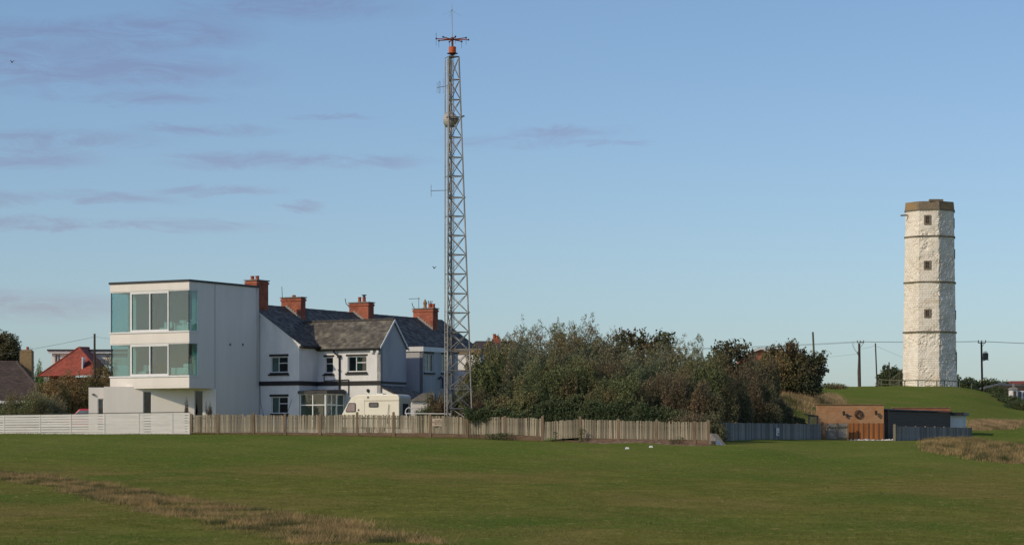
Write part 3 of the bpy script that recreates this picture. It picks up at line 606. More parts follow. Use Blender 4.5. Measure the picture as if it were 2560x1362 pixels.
slab(m, (0, WB0-.16, ZE-.16*wsl), (WL+.12, WB0-.16, ZE-.16*wsl), (0, 1, 1), .09, pts=[(.1, WB0-.16, ZE-.16*wsl), (WL+.10, WB0-.16, ZE-.16*wsl), (WL+.10, WP, WZR), (vl, WP, WZR)])
slab(m, (WL+.1, WB1+.16, 0), (0, WB1+.16, 0), (0, -1, wsl), .09, pts=[(WL+.10, WB1+.16, ZE-.16*wsl), (.1, WB1+.16, ZE-.16*wsl), (vl, WP, WZR), (WL+.10, WP, WZR)])
m.build('wing_roof', M['lead'], hA)
A_ = (0, WB0-.2, ZE-.2*wsl); upv = (0, WP-WB0+.2, (WP-WB0+.2)*wsl)
slates(hA, FT, A_, (WL+.14, WB0-.2, ZE-.2*wsl), upv, 'slate2', .32, .19, lim=lambda v: (.08+(vl-.08)*v, WL+.14), seed=9, name='wing_slates')
m = MB(FT); k = 17
for i in range(k): c0 = vl+i*(WL+.1-vl)/k; m.tube((c0, WP, WZR+.015), (c0+(WL+.1-vl)/k*.93, WP, WZR+.02), .10, .10, 8)
m.build('wing_ridge_tiles', M['ridge'], hA, kind='stuff')
m = MB(FT); m.prism([(WL+.10, WB0-.2, ZE-.34), (WL+.10, WP, WZR-.14), (WL+.10, WP, WZR+.03), (WL+.10, WB0-.2, ZE-.18)], (.05, 0, 0)); m.prism([(WL+.10, WB1+.2, ZE-.34), (WL+.10, WP, WZR-.14), (WL+.10, WP, WZR+.03), (WL+.10, WB1+.2, ZE-.18)], (.05, 0, 0)); m.build('bargeboard', M['upvc'], hA)
m = MB(FT)
rs = random.Random(4)
for i in range(6):
    v = .02+i*.17; z = ZE+(WZR-ZE)*v; a = -(z-ZE)/SLP
    m.hexa([(a-.10-dx+vx, WB0+(WP-WB0)*v-.10+dy_, z+hh+dx*SLP) for hh in (.0, .13) for dx, vx, dy_ in ((0, -.05, 0), (0, .1, .02), (.16, .1, .24), (.16, -.05, .22))])
m.build('valley_mortar', M['mortar'], hA)
for o in (opa, opb):
    big = o is opb
    window(hA, FT, (0, WB0), (WL, WB0), *o, CAS if big else [(0, 1, 0, .62), (0, 1, .62, 1)])
    m = MB(FT); m.box(o[0]-.12, o[1]+.1, WB0-.035, WB0+.05, o[3]+.03, o[3]+.15); m.build('lintel', M['black'], hA)
    m = MB(FT); m.box(o[0]-.16, o[1]+.12, WB0-.10, WB0+.05, o[2]-.2, o[2]-.1); m.box(o[0]-.05, o[1]+.05, WB0-.06, WB0+.05, o[2]-.099, o[2]-.01); m.build('sill', M['black'], hA)
zb0, zb1 = 4.36, 4.66
m = MB(FT); m.box(-2*RW, .045, -.045, .02, zb0, zb1); m.box(-.02, .042, .02, WB0-.045, zb0+.002, zb1-.002); m.box(-.0, WL+.045, WB0-.045, WB0+.02, zb0-.0, zb1); m.box(WL-.02, WL+.042, WB0+.02, WB1, zb0+.1, zb1-.04); m.build('black_band', M['black'], hA)
m = MB(FT); m.tube((.05, WB0-.3, ZE-.26), (WL+.1, WB0-.3, ZE-.26), .065, .065, 8); m.box(.05, WL+.1, WB0-.23, WB0-.01, ZE-.36, ZE-.25); m.build('gutter', M['black'], hA)
gp = wx(850); m = MB(FT); gt = gp-.33
m.path([(gt, WB0-.3, ZE-.3), (gt, WB0-.26, ZE-.5), (gp-.05, WB0-.1, ZE-.72), (gp, WB0-.09, ZE-1.0), (gp, WB0-.09, 3.85)], .055, 8)
m.box(gp-.12, gp+.12, WB0-.2, WB0-.02, ZE-.85, ZE-.65); m.box(gp-.08, gp+.08, WB0-.16, WB0-.01, ZE-1.75, ZE-1.68)
m.build('downpipe', M['black'], hA)
m = MB(FT); m.path([(.55, WB0-.06, zb1+.35), (.55, WB0-.06, zb1+.04), (gp+.75, WB0-.06, zb1+.10), (gp+.75, WB0-.06, 3.7)], .03, 6); m.build('waste_pipe', M['black'], hA)
for px, py, s in ((933, 877, .14), (947.5, 878, .11)):
    a = wx(px); z = zX(py, a); m = MB(FT); m.box(a-s, a+s*.6, WB0-.18, WB0-.05, z-s, z+s*.7); m.tube((a+.02, WB0-.05, z), (a+.02, WB0, z), .04); m.build('security_light', M['upvc'], hA)
m = MB(FT); m.box(.003, .09, .35, .6, 6.35, 6.75); m.build('alarm_box', M['upvc'], hA)
a = wx(921); z = zX(976, a); m = MB(FT); m.lathe((a, WB0-.06, z), [(.05, -.12), (.1, -.06), (.1, .08), (.05, .12)], 10); m.build('bulkhead_lamp', M['darkm'], hA)
m = MB(FT); m.path([(-2*RW+5.09, -.02, zb0), (-2*RW+5.12, -.02, 3.2), (-2*RW+5.5, -.02, 2.0), (-2*RW+6.4, -.02, 1.5)], .012, 4); m.path([(-.6, -.02, 3.4), (-1.1, -.02, 2.2), (-1.6, -.02, 1.6)], .012, 4); m.build('wall_cable', M['wire'], hA)
# porch in the nook
pA = (.05, -.05); PW = 2.25; ztp, zbp = (HY-984)/FPX*174, .95
po = (0.12, -.06)
pf = MB(FT).wall((.1, -.05), (PW, -.05), .07, zbp, ztp, [(.07, 1.02, zbp+.35, 2.95), (1.1, 2.05, zbp+.35, 2.95), (.07, 1.02, 3.02, ztp-.06), (1.1, 2.05, 3.02, ztp-.06)]).build('porch_frame', M['upvc'], hA)
for u0, u1, q0, q1 in [(.07, 1.02, zbp+.35, 2.95), (1.1, 2.05, zbp+.35, 2.95), (.07, 1.02, 3.02, ztp-.06), (1.1, 2.05, 3.02, ztp-.06)]:
    MB(FT).wall((.1+u0, -.02), (.1+u1, -.02), .012, q0, q1).build('pane', M['glass'], pf)
sp_ = [(.08, .62, zbp+.35, 2.95), (.68, 1.2, zbp+.35, 2.95), (.1, .6, 3.05, ztp-.08), (.7, 1.18, 3.05, ztp-.08), (1.35, 2.1, zbp+.2, 2.95), (1.35, 2.1, 3.02, ztp-.08)]
pf = MB(FT).wall((PW+.0, .021), (PW+.0, WB0-.05), .07, zbp, ztp, sp_).build('porch_side_frame', M['upvc'], hA)
for u0, u1, q0, q1 in sp_: MB(FT).wall((PW-.03, .021+u0), (PW-.03, .021+u1), .012, q0, q1).build('pane', M['glass'], pf)
m = MB(FT); m.hexa([(-.0, -.18, ztp), (PW+.18, -.18, ztp), (PW+.18, WB0-.11, ztp), (.0, WB0-.11, ztp), (-.0, -.18, ztp+.2), (PW+.18, -.18, ztp+.2), (PW+.05, WB0-.11, ztp+.33), (.0, WB0-.11, ztp+.33)]); m.build('porch_roof', M['felt'], hA)
# lean-to beside the wing gable
m = MB(FT); m.prism([(WL+.02, WB0+.15, .7), (WL+2.5, WB0+.15, .7), (WL+2.5, WB0+.15, 3.1), (WL+.02, WB0+.15, 4.15)], (0, 3.2, 0)); m.build('lean_to_wall', M['white'], hA)
m = MB(FT); slab(m, (WL+2.75, WB0+0, 3.1), (WL+2.75, WB1, 3.1), (-2.75, 0, 1.18), .08, 0.02); m.build('lean_to_roof', M['felt'], hA)
slates(hA, FT, (WL+2.78, WB0-.02, 3.14), (WL+2.78, WB1, 3.14), (-2.75, 0, 1.18), 'slate', .3, .2, seed=5, name='lean_to_slates')
# second house wing (flat roofed)
V0, V1, VL = 7.9, 12.7, 5.15
zY = lambda py, t: (HY-py)/FPX*(C1.y+t*math.cos(TH)-VL*math.sin(TH))
tx_ = lambda px: (C1.x+VL*math.cos(TH)-((px-CX)/FPX)*(C1.y-VL*math.sin(TH)))/(((px-CX)/FPX)*math.cos(TH)-math.sin(TH))
q0, q1, q2, q3 = tx_(1061.5), tx_(1084), tx_(1104), tx_(1124)
oc = (q0-V0, q1-V0, zY(929, q0), zY(884, q0)); od = (q2-V0, q3-V0, zY(930, q2), zY(886, q2))
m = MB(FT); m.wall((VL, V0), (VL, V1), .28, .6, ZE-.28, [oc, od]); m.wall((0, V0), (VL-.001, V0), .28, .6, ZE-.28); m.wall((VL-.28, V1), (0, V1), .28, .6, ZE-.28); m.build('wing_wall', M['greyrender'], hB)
m = MB(FT); m.box(.1, VL-.3, 10.5, 10.6, .7, ZE-.4); m.build('inner_wall', M['roomd'], hB)
for o in (oc, od):
    window(hB, FT, (VL, V0), (VL, V1), *o, [(0, .5, 0, 1), (.5, 1, 0, 1)], curtain=[(.05, .95)])
    m = MB(FT); m.box(VL-.02, VL+.04, V0+o[0]-.05, V0+o[1]+.05, o[3]+.03, o[3]+.25); m.build('lintel', M['black'], hB)
    m = MB(FT); m.box(VL-.02, VL+.09, V0+o[0]-.1, V0+o[1]+.1, o[2]-.16, o[2]-.04); m.build('sill', M['black'], hB)
m = MB(FT); m.box(-.1, VL+.10, V0-.10, V1-1.8, ZE-.27, ZE+.06); m.build('fascia', M['upvc'], hB)
m = MB(FT); m.box(-.1, VL+.08, V1-1.79, V1+.05, ZE-.27, ZE-.10); m.box(-.05, VL+.05, V0, V1, ZE+.07, ZE+.10); m.build('flat_roof', M['felt'], hB)
m = MB(FT); t_ = tx_(1103); m.path([(VL+.12, t_, 4.3), (VL+.12, t_, 5.0), (VL+.12, t_-.25, 5.12), (VL+.12, t_-.5, 4.95)], .06, 8); m.build('flue_pipe', M['darkm'], hB)
# third wing, lit wall
m = MB(FT); m.wall((0, 15.), (5.7, 15.), .28, .6, 6.9); m.wall((5.7, 15.001), (5.7, 19), .28, .6, 6.9); m.build('wing_wall', M['white'], hC)
m = MB(FT); m.box(0, 5.76, 14.93, 19, 6.9, 7.24); m.build('parapet', M['capst'], hC)
m = MB(FT); m.box(-.0, 5.8, 14.9, 19, 7.245, 7.31); m.build('coping', M['concrete'], hC)
m = MB(FT); m.box(3.75, 3.9, 14.9, 14.999, 5.0, 5.2); m.build('vent', M['upvc'], hC)
# skylight on the second house
pz = FT[0]; m = MB(FT); v0, v1 = 2.55, 3.3
sk = lambda a, t, o_: (-a, t, ZE+SLP*a+o_)
m.hexa([sk(v0, 9.6, .02), sk(v0, 10.25, .02), sk(v1, 10.25, .02), sk(v1, 9.6, .02), sk(v0, 9.6, .10), sk(v0, 10.25, .10), sk(v1, 10.25, .10), sk(v1, 9.6, .10)])
fr_ = m.build('skylight', M['darkm'], hB); m = MB(FT)
m.hexa([sk(v0+.06, 9.66, .09), sk(v0+.06, 10.19, .09), sk(v1-.06, 10.19, .09), sk(v1-.06, 9.66, .09), sk(v0+.06, 9.66, .112), sk(v0+.06, 10.19, .112), sk(v1-.06, 10.19, .112), sk(v1-.06, 9.66, .112)])
mm_ = nm('sky_glass', (.35, .4, .45), rough=.08, spec=.8); m.build('pane', mm_, fr_)
# chimneys
def chimney(h, s0, s1, t0, t1, ztop, pots=(), cap=True, flash=True):
    m = MB(FT); zb = ZR-SLP*max(abs(s0), abs(s1))-.4
    m.box(-RW+s0, -RW+s1, t0, t1, zb, ztop); m.box(-RW+s0-.05, -RW+s1+.05, t0-.05, t1+.05, ztop-.22, ztop-.08)
    ch = m.build('chimney', M['brickr'], h)
    if cap: m = MB(FT); m.box(-RW+s0-.08, -RW+s1+.08, t0-.08, t1+.08, ztop, ztop+.07); m.build('capping', M['concrete'], ch)
    if flash:
        m = MB(FT); k = 7
        for i in range(k):
            a = .05+(s1-.05)*i/k; a2 = .05+(s1-.05)*(i+1)/k; m.box(-RW+a, -RW+a2, t0-.035, t0-.003, ZR-SLP*a2-.02, ZR-SLP*a+.24)
        m.build('flashing', M['mortar'], ch)
    for (s, t, r_, hh, mt, cowl) in pots:
        m = MB(FT); m.lathe((-RW+s, t, ztop+.06), [(r_, 0), (r_*1.05, .06), (r_*.85, .1), (r_*.8, hh-.08), (r_*.98, hh-.05), (r_*.95, hh), (r_*.7, hh)], 12); pt_ = m.build('pot', M[mt], ch)
        if cowl == 1: m = MB(FT); m.lathe((-RW+s, t, ztop+.06+hh), [(r_*.6, 0), (r_*.6, .1), (r_*1.2, .13), (r_*1.2, .18), (.02, .2)], 10); m.build('cowl', M['darkm'], ch)
        if cowl == 2: m = MB(FT); m.lathe((-RW+s, t, ztop+.06+hh), [(r_*1.2, 0), (r_*.8, .14), (.01, .36)], 8); m.build('cowl', M['buff'], ch)
        if cowl == 3:
            m = MB(FT)
            for q in range(7): an = q*.9; m.tube((-RW+s+r_*.7*math.cos(an), t+r_*.7*math.sin(an), ztop+.05+hh), (-RW+s+r_*1.1*math.cos(an), t+r_*1.1*math.sin(an), ztop+.28+hh), .015)
            m.build('wire_guard', M['darkm'], ch)
    return ch
def tlo(px, s): # t on the ridge line offset s seen at px
    u = (px-CX)/FPX; o = FT[0]+e1*(s-RW); return (o.x-u*o.y)/(u*math.cos(TH)-math.sin(TH))
chimney(hA, -.35, .62, -.05, 1.35, 11.72, [(-.1, .45, .15, .30, 'clay', 0), (.32, .45, .15, .30, 'clay', 0)], flash=False)
t = tlo(703, -.35); chimney(hA, -.35, 1.35, t, t+.6, 10.72, [(.55, t+.3, .14, .16, 'clay', 0)])
t = tlo(873, -.35); chimney(hB, -.35, 1.35, t, t+.75, 10.80, [(.35, t+.35, .14, .40, 'clay', 0), (.75, t+.35, .15, .38, 'clay', 1)])
t = tlo(1033, -.35); chimney(hC, -.35, 1.45, t, t+.75, 10.78, [(.55, t+.3, .15, .38, 'buff', 2), (.95, t+.4, .17, .36, 'clay', 3), (1.25, t+.4, .15, .34, 'clay', 0)])
def aerial(name, px, Y, py0, py1, label, lean=0, yagi=False, kink=False):
    m = MB(); p = W(px, Y, py1); q = W(px+lean, Y, py0)
    if kink: mdd = W(px+12, Y, py1-8); m.path([tuple(W(px+13, Y, py1)), tuple(mdd), tuple(W(px+2, Y, py1-20)), tuple(q)], .028)
    else: m.tube(tuple(p), tuple(q), .022, .018, 6)
    if yagi:
        a = W(px+2, Y, py0+3); c_ = W(px-25, Y-.5, py0+4); m.tube(tuple(a), tuple(c_), .016)
        for k in range(9): q_ = a.lerp(c_, k/8); m.tube(tuple(q_+Vector((0, -.18, 0))), tuple(q_+Vector((0, .18, 0))), .006); m.tube(tuple(q_+Vector((0, 0, -.04))), tuple(q_+Vector((0, 0, .04))), .006)
    tag(m.build(name, M['darkm']), label, 'aerial')
aerial('chimney_aerial', 706, tlo(706, 0)*.866+176.5, 716, 745, 'thin bare rod aerial on the chimney nearest the modern house', lean=-1.5)
aerial('chimney_aerial', 863, 189, 746, 778, 'bent rod aerial on the left side of the middle chimney', kink=True)
aerial('chimney_aerial', 1030, 196.5, 757, 785, 'short bent rod beside the chimney near the mast', kink=True)
aerial('television_aerial', 1047, 196.6, 743, 775, 'horizontal television aerial on the chimney near the mast', yagi=True)
# things beyond the terrace
m = MB(); p = W(1262, 214); far_h = thing('far_house', G(1240, 214), 'dark roofed house beyond the terrace with a red chimney', 'house')
m.prism([tuple(W(1165, 210, 872)), tuple(W(1300, 210, 872)), tuple(W(1290, 214, 852)), tuple(W(1190, 214, 852))], (0, 8, 0)); m.build('roof', M['tiled'], far_h)
a_, c_ = W(1170, 210), W(1295, 210); MB().box(a_.x, c_.x, 210.5, 217, .8, (HY-872)/FPX*210+.1).build('wall', M['white'], far_h)
a_, c_ = W(1229, 213), W(1252, 213); m = MB().box(a_.x, c_.x, 213, 213.7, 8.2, 9.25); ch = m.build('chimney', M['brickr'], far_h)
for px_ in (1236, 1243): m = MB(); p = W(px_, 213.4); m.lathe((p.x, p.y, 9.25), [(.14, 0), (.12, .3), (.15, .42 if px_ == 1236 else .3)], 10); m.build('pot', M['clay'], ch)
p = W(1206, 213); m = MB(); m.lathe((p.x, p.y, 8.3), [(.08, 0), (.08, .3), (.28, .36), (.28, .45), (.05, .5)], 10); m.build('roof_vent', M['darkm'], far_h)
gl = thing('glazed_balcony', G(1215, 196), 'glazed balcony screen beside the white wall behind the trees', 'balcony')
a_, c_ = W(1200, 196), W(1246, 196); z0, z1 = (HY-890)/FPX*196, (HY-872)/FPX*196
m = MB(); m.wall((a_.x, 196), (c_.x, 196), .06, z0, z1, [(.03+i*.24, .24+i*.24, z0+.06, z1-.05) for i in range(6)]); m.build('frame', M['galvd'], gl)
MB().box(a_.x, c_.x, 196.02, 196.04, z0, z1).build('pane', M['glass'], gl); MB().box(a_.x, c_.x, 196.1, 200, 1, z0).build('wall', M['white'], gl)
# ================================================================= LATTICE MAST
YM = 156.; pm = YM/FPX; mz = lambda py: (HY-py)*pm
mast = thing('lattice_mast', G(1142, YM), 'tall galvanised three legged lattice radio mast behind the wooden fence', 'mast')
lv = [1050, 1021, 973, 926, 878, 830, 782, 734, 685, 637, 589, 541, 494, 441, 394, 344, 293, 250, 200, 143]
angs = [R(82), R(82+120), R(82+240)]
def leg(k, py):
    f = (1050-py)/(1050-143); c = 1142.5-10.5*f; r = (38.4-23*f)*pm; a = angs[k]
    return Vector(((c-CX)*pm+r*math.sin(a), YM-r*math.cos(a)*(1), mz(py)))
for k in range(3):
    m = MB(); lo = leg(k, 1050); lo.z = float(gz(lo.x, lo.y))-.1; pts = [lo]+[leg(k, y) for y in lv[1:]]
    for a, b_ in zip(pts, pts[1:]): m.tube(tuple(a), tuple(b_), .048 if k != 1 else .055, n=8)
    for y in (293, 494, 781): 
        p = leg(k, y); m.tube(tuple(p-Vector((0, 0, .04))), tuple(p+Vector((0, 0, .04))), .10, n=8)
    m.build('leg', M['galv'], mast)
for i in range(1, len(lv)):
    for k in range(3):
        a, b_ = leg(k, lv[i]), leg((k+1) % 3, lv[i]); m = MB(); m.tube(tuple(a), tuple(b_), .032, n=6); m.build('horizontal_brace', M['galv'], mast)
        c_, d_ = leg(k, lv[i-1]), leg((k+1) % 3, lv[i-1])
        if i > 1:
            m = MB(); m.tube(tuple(a), tuple(d_), .024, n=5); m.build('diagonal_brace', M['galv' if (i+k) % 2 else 'galvd'], mast)
            m = MB(); m.tube(tuple(b_), tuple(c_), .024, n=5); m.build('diagonal_brace', M['galv'], mast)
        else:
            m = MB(); m.tube(tuple(b_), tuple(c_.lerp(d_, .15)), .028, n=5); m.build('diagonal_brace', M['galv'], mast)
# ladder and cable run
lad = MB(); x0, x1 = (1111.5-CX)*pm, (1117.-CX)*pm; yl = YM+.55
zt_, zb_ = mz(146), float(gz(x0, yl))
lad.tube((x0, yl, zb_), (x0+.02, yl, zt_), .035, n=6); lad.tube((x1+.03, yl-.1, zb_), (x1+.05, yl-.1, zt_), .035, n=6)
for i in range(int((zt_-zb_)/.28)): z = zb_+.3+i*.28; lad.tube((x0, yl, z), (x1+.04, yl-.1, z), .014, n=4)
lad.build('ladder', M['galv'], mast)
m = MB()
for i in (2, 5, 8, 11, 13, 16, 19): p = leg(2, lv[i]); m.tube((x0, yl, p.z), tuple(p), .03, n=5); m.tube((x1, yl-.1, p.z+.05), tuple(leg(1, lv[i])), .022, n=4)
m.build('ladder_bracket', M['galv'], mast)
m = MB(); rr = random.Random(3)
for off in (.0, .06, .11):
    pts = [tuple(leg(1, y)+Vector((.07+off+rr.uniform(-.015, .015), .06, 0))) for y in lv if y < 1030]; m.path(pts, .016, 4)
m.build('cable', M['darkm'], mast)
m = MB()
for i in range(1, len(lv)-1):
    p = leg(1, (lv[i]+lv[i+1])/2+10); m.box(p.x-.09, p.x+.09, p.y-.09, p.y+.07, p.z-.03, p.z+.04)
    if i % 3 == 0: q = leg(2, lv[i]); m.tube((x1, yl-.1, q.z-.5), tuple(p), .02, n=4)
m.build('cable_clamp', M['galvd'], mast)
# perforated platform low down
m = MB(); pa = Vector(((1117-CX)*pm, YM+.7, mz(972))); pb = Vector(((1172-CX)*pm, YM+.7, mz(972)))
m.tube(tuple(pa+Vector((0, 0, .22))), tuple(pb+Vector((0, 0, .22))), .03); m.tube(tuple(pa), tuple(pb), .03)
for i in range(10): a = pa.lerp(pb, i/10); b_ = pa.lerp(pb, (i+1)/10); m.tube(tuple(a+Vector((0, 0, .22*(i % 2)))), tuple(b_+Vector((0, 0, .22*((i+1) % 2)))), .015, n=4)
m.build('lower_truss', M['galv'], mast)
m = MB(); c = leg(0, 143).lerp(leg(1, 143), .5).lerp(leg(2, 143), .33)
m.prism([tuple(leg(k, 143)+Vector((0, 0, .0))) for k in range(3)], (0, 0, .05)); m.build('top_plate', M['galvd'], mast)
# direction finding array (orange)
cx = (1131-CX)*pm; cy = YM
df = thing('antenna_array', (cx, cy, mz(143)+.05), 'orange eight armed dipole antenna array on top of the lattice mast', 'antenna')
m = MB(); m.lathe((cx, cy, mz(142.5)), [(.06, 0), (.06, .08), (.16, .12), (.2, .2), (.09, .26), (.07, .36), (.07, .48)], 12); m.build('mount', M['rust'], df)
m = MB(); m.lathe((cx, cy, mz(135)), [(.33, 0), (.34, .03), (.05, .05)], 16); m.build('flange', M['darkm'], df)
m = MB(); m.lathe((cx, cy, mz(134)), [(.20, 0), (.225, .03), (.225, .38), (.20, .41)], 18); m.build('drum', M['orange'], df)
m = MB(); m.lathe((cx, cy, mz(118)), [(.065, 0), (.065, .40), (.12, .42), (.12, .56), (.06, .6)], 12); m.build('stem', M['rust'], df)
zc = mz(99.5)
for k in range(8):
    a = R(12+45*k); L_ = 1.02; dx, dy = math.cos(a)*L_, math.sin(a)*L_; dz_ = -.09*math.sin(a)*0
    m = MB(); m.tube((cx, cy, zc), (cx+dx, cy+dy, zc+.02), .036, .03, 8); arm = m.build('arm', M['orange' if k in (0, 1, 4, 5) else 'rust'], df)
    m = MB(); m.tube((cx+dx*.96, cy+dy*.96, zc+.02), (cx+dx*1.03, cy+dy*1.03, zc+.02), .055, n=8); m.build('arm_end', M['darkm'], arm)
    if k in (1, 2, 4, 6, 7, 3): m = MB(); m.tube((cx+dx, cy+dy, zc+(.38 if k == 4 else .02)), (cx+dx, cy+dy, zc-.42), .014, .008, 5); m.build('dipole_rod', M['darkm'], arm)
m = MB(); m.tube((cx, cy, zc+.05), (cx-.03, cy, mz(26)), .022, .018, 6); m.tube((cx-.03, cy, mz(26)), (cx-.03, cy, mz(8)), .014, .008, 6)
for k in range(4): a = R(20+90*k); m.tube((cx-.03, cy, mz(26)), (cx-.03+.62*math.cos(a), cy+.62*math.sin(a), mz(40)), .006, .004, 4)
m.tube((cx-.03, cy, mz(27)), (cx-.03, cy, mz(24)), .035, n=8)
m.build('whip', M['galv'], df)
# yagi and dipole arms
y1 = thing('folded_dipole_antenna', ((1112-CX)*pm, yl, mz(213)), 'three element antenna on a side arm high on the mast', 'antenna'); zz = mz(214)
m = MB(); m.tube(((1121-CX)*pm, yl, mz(211.5)), ((1091.5-CX)*pm, yl, mz(216.5)), .018); m.build('boom', M['galvd'], y1)
m = MB(); m.tube(((1092-CX)*pm, yl, mz(203)), ((1092-CX)*pm, yl, mz(230)), .009); m.tube(((1107.5-CX)*pm, yl, mz(194)), ((1107.5-CX)*pm, yl, mz(231)), .008); m.build('element', M['galvd'], y1)
m = MB(); xa, xb = (1096.7-CX)*pm, (1099.6-CX)*pm; m.path([(xa, yl, mz(202)), ((xa+xb)/2, yl, mz(200.2)), (xb, yl, mz(202)), (xb, yl, mz(229)), ((xa+xb)/2, yl, mz(230.8)), (xa, yl, mz(229)), (xa, yl, mz(202))], .012, 5); m.build('folded_element', M['galvd'], y1)
y2 = thing('dipole_antenna', ((1095-CX)*pm, yl, mz(475)), 'single vertical dipole on a long arm halfway up the mast', 'antenna')
MB().tube(((1077-CX)*pm, yl, mz(475)), ((1121-CX)*pm, yl, mz(473.5)), .018).build('boom', M['galvd'], y2)
MB().tube(((1077-CX)*pm, yl, mz(460)), ((1077-CX)*pm, yl, mz(490)), .013).build('element', M['galvd'], y2)
ds = thing('microwave_dish', ((1136-CX)*pm, YM+.1, mz(318)), 'pale cone backed microwave dish inside the upper mast', 'dish')
dc = Vector(((1129-CX)*pm, YM+.5, mz(297.5)))
m = MB((dc, Vector((1, 0, 0)), Vector((0, 1, 0)))); ax = Vector((.80, -.60, 0)); hx = Vector((.60, .80, 0)); ns = 20
def ringp(d_, r_): return [tuple(ax*d_+(hx*math.cos(2*math.pi*i/ns)+Vector((0, 0, 1))*math.sin(2*math.pi*i/ns))*r_) for i in range(ns)]
pr = [(-.34, .45), (-.32, .48), (.0, .48), (.06, .46), (.50, .10), (.53, .02)]; pts = sum((ringp(a, r_) for a, r_ in pr), [])
m.add(pts, [(k*ns+i, k*ns+(i+1) % ns, (k+1)*ns+(i+1) % ns, (k+1)*ns+i) for k in range(len(pr)-1) for i in range(ns)]+[tuple(range(ns)), tuple(range((len(pr)-1)*ns, len(pr)*ns))[::-1]])
m.build('reflector', M['radome'], ds, smooth=False)
m = MB(); m.box(dc.x-.05, dc.x+.35, dc.y-.62, dc.y-.5, dc.z-.05, dc.z+.05); m.tube((dc.x+.1, dc.y-.5, dc.z-.3), (dc.x+.1, dc.y-.5, dc.z+.4), .03); m.build('bracket', M['galvd'], ds)
m = MB(); p = leg(0, 292); m.tube(tuple(p), tuple(p+Vector((.22, -.02, .02))), .03); m.box(p.x+.08, p.x+.2, p.y-.05, p.y+.05, p.z-.02, p.z+.06); m.build('side_bracket', M['darkm'], mast)
# ================================================================= CHALK TOWER
YT = 328.; pt_ = YT/FPX; tz = lambda py: (HY-py)*pt_
tcx = (2324.2-CX)*pt_; tower = thing('chalk_tower', (tcx, YT, tz(968)), 'tall octagonal whitewashed chalk tower with brown stone parapet on the hill', 'tower')
tm, t, b = newmat('whitewashed_chalk'); n = t.nodes; l = t.links; b.inputs['Roughness'].default_value = .95; b.inputs['Specular IOR Level'].default_value = .1
g = n.new('ShaderNodeNewGeometry')
c = ramp(tex(1.1, det=6, rough=.7), .42, .68, (.88, .83, .73), (.74, .67, .56)); c = ramp(tex(5, det=5, rough=.7), .60, .82, c, (.42, .35, .26)); c = ramp(tex(.35, (1, 1, 2), 4), .58, .8, c, (.60, .49, .35))
at = n.new('ShaderNodeSeparateXYZ'); l.new(g.outputs['Position'], at.inputs[0])
def mt(op, a_, b_):
    q = n.new('ShaderNodeMath'); q.operation = op
    for i_, x_ in enumerate((a_, b_)):
        if isinstance(x_, (int, float)): q.inputs[i_].default_value = x_
        else: l.new(x_, q.inputs[i_])
    return q.outputs[0]
ang_ = mt('MULTIPLY', mt('ARCTAN2', mt('SUBTRACT', at.outputs[0], tcx), mt('SUBTRACT', at.outputs[1], YT)), 3.6); cv_ = n.new('ShaderNodeCombineXYZ'); l.new(ang_, cv_.inputs[0]); l.new(at.outputs[2], cv_.inputs[1])
bk = n.new('ShaderNodeTexBrick'); l.new(cv_.outputs[0], bk.inputs['Vector']); bk.inputs['Scale'].default_value = 1; bk.inputs['Brick Width'].default_value = .5; bk.inputs['Row Height'].default_value = .28; bk.inputs['Mortar Size'].default_value = .022; bk.inputs['Mortar Smooth'].default_value = .5
ero = tex(.45, det=4); rb_ = n.new('ShaderNodeMapRange'); rb_.inputs['From Min'].default_value = .62; rb_.inputs['From Max'].default_value = .42; l.new(ero, rb_.inputs['Value'])
c = ramp(mt('MULTIPLY', bk.outputs['Fac'], rb_.outputs[0]), 0, 1, c, (.46, .39, .29))
l.new(c, b.inputs['Base Color'])
bp = n.new('ShaderNodeBump'); bp.inputs['Strength'].default_value = .8; bp.inputs['Distance'].default_value = .06; l.new(tex(4.5, det=6, rough=.75), bp.inputs['Height']); l.new(bp.outputs[0], b.inputs['Normal'])
corner = [R(-78.5+45*k) for k in range(8)]                      # angle from viewer direction, positive right
zb, ztp_ = tz(970), tz(530)
def octR(z): f = (z-zb)/(ztp_-zb); return 3.74+(3.34-3.74)*f+.12*max(0, 1-f*9)
NR, NCf = 330, 34
vals = []
vv = np.empty((NR+1, 8*NCf, 3)); tw_n = mnoise
for k in range(8):
    A0, A1 = corner[k], corner[(k+1) % 8]
    for j in range(NCf):
        s = j/NCf; nxn, nyn = math.sin((A0+A0+R(45))/2), -math.cos((A0+A0+R(45))/2)
        edge = min(s, 1-s)
        for i in range(NR+1):
            z = zb+(ztp_-zb)*i/NR; r_ = octR(z)
            X = r_*(math.sin(A0)*(1-s)+math.sin(A1)*s); Yv = -r_*(math.cos(A0)*(1-s)+math.cos(A1)*s)
            P = Vector((X, Yv, z))
            e = mnoise.noise(P*.38+Vector((3, 9, 1)))+.5*mnoise.noise(P*.9)           # where the face has weathered
            bias = .40 if k == 2 else (.18 if k == 0 else .02)
            er = min(max((e+bias-.08)*2.6, 0), 1)
            rowi = int(z/.30); row = (z/.30) % 1; coln = ((s*2.8/.42)+(.5 if rowi % 2 else 0)) % 1
            joint = 1 if (row < .16 or coln < .12) else 0
            blk = mnoise.cell(Vector((rowi, int(s*2.8/.42+(.5 if rowi % 2 else 0)), k)))
            d = -(er*(.10+.11*mnoise.noise(P*2.9)+.13*mnoise.noise(P*7)))-(1-er)*(joint*.035+blk*.012)-(.012*mnoise.noise(P*9))
            if edge < .04 : d -= .02*abs(mnoise.noise(P*1.7))
            vv[i, k*NCf+j] = (tcx+X+nxn*d, YT+Yv+nyn*d, z)
nc = 8*NCf; I = np.arange(NR)[:, None]*nc; J = np.arange(nc)[None]; J2 = (J+1) % nc
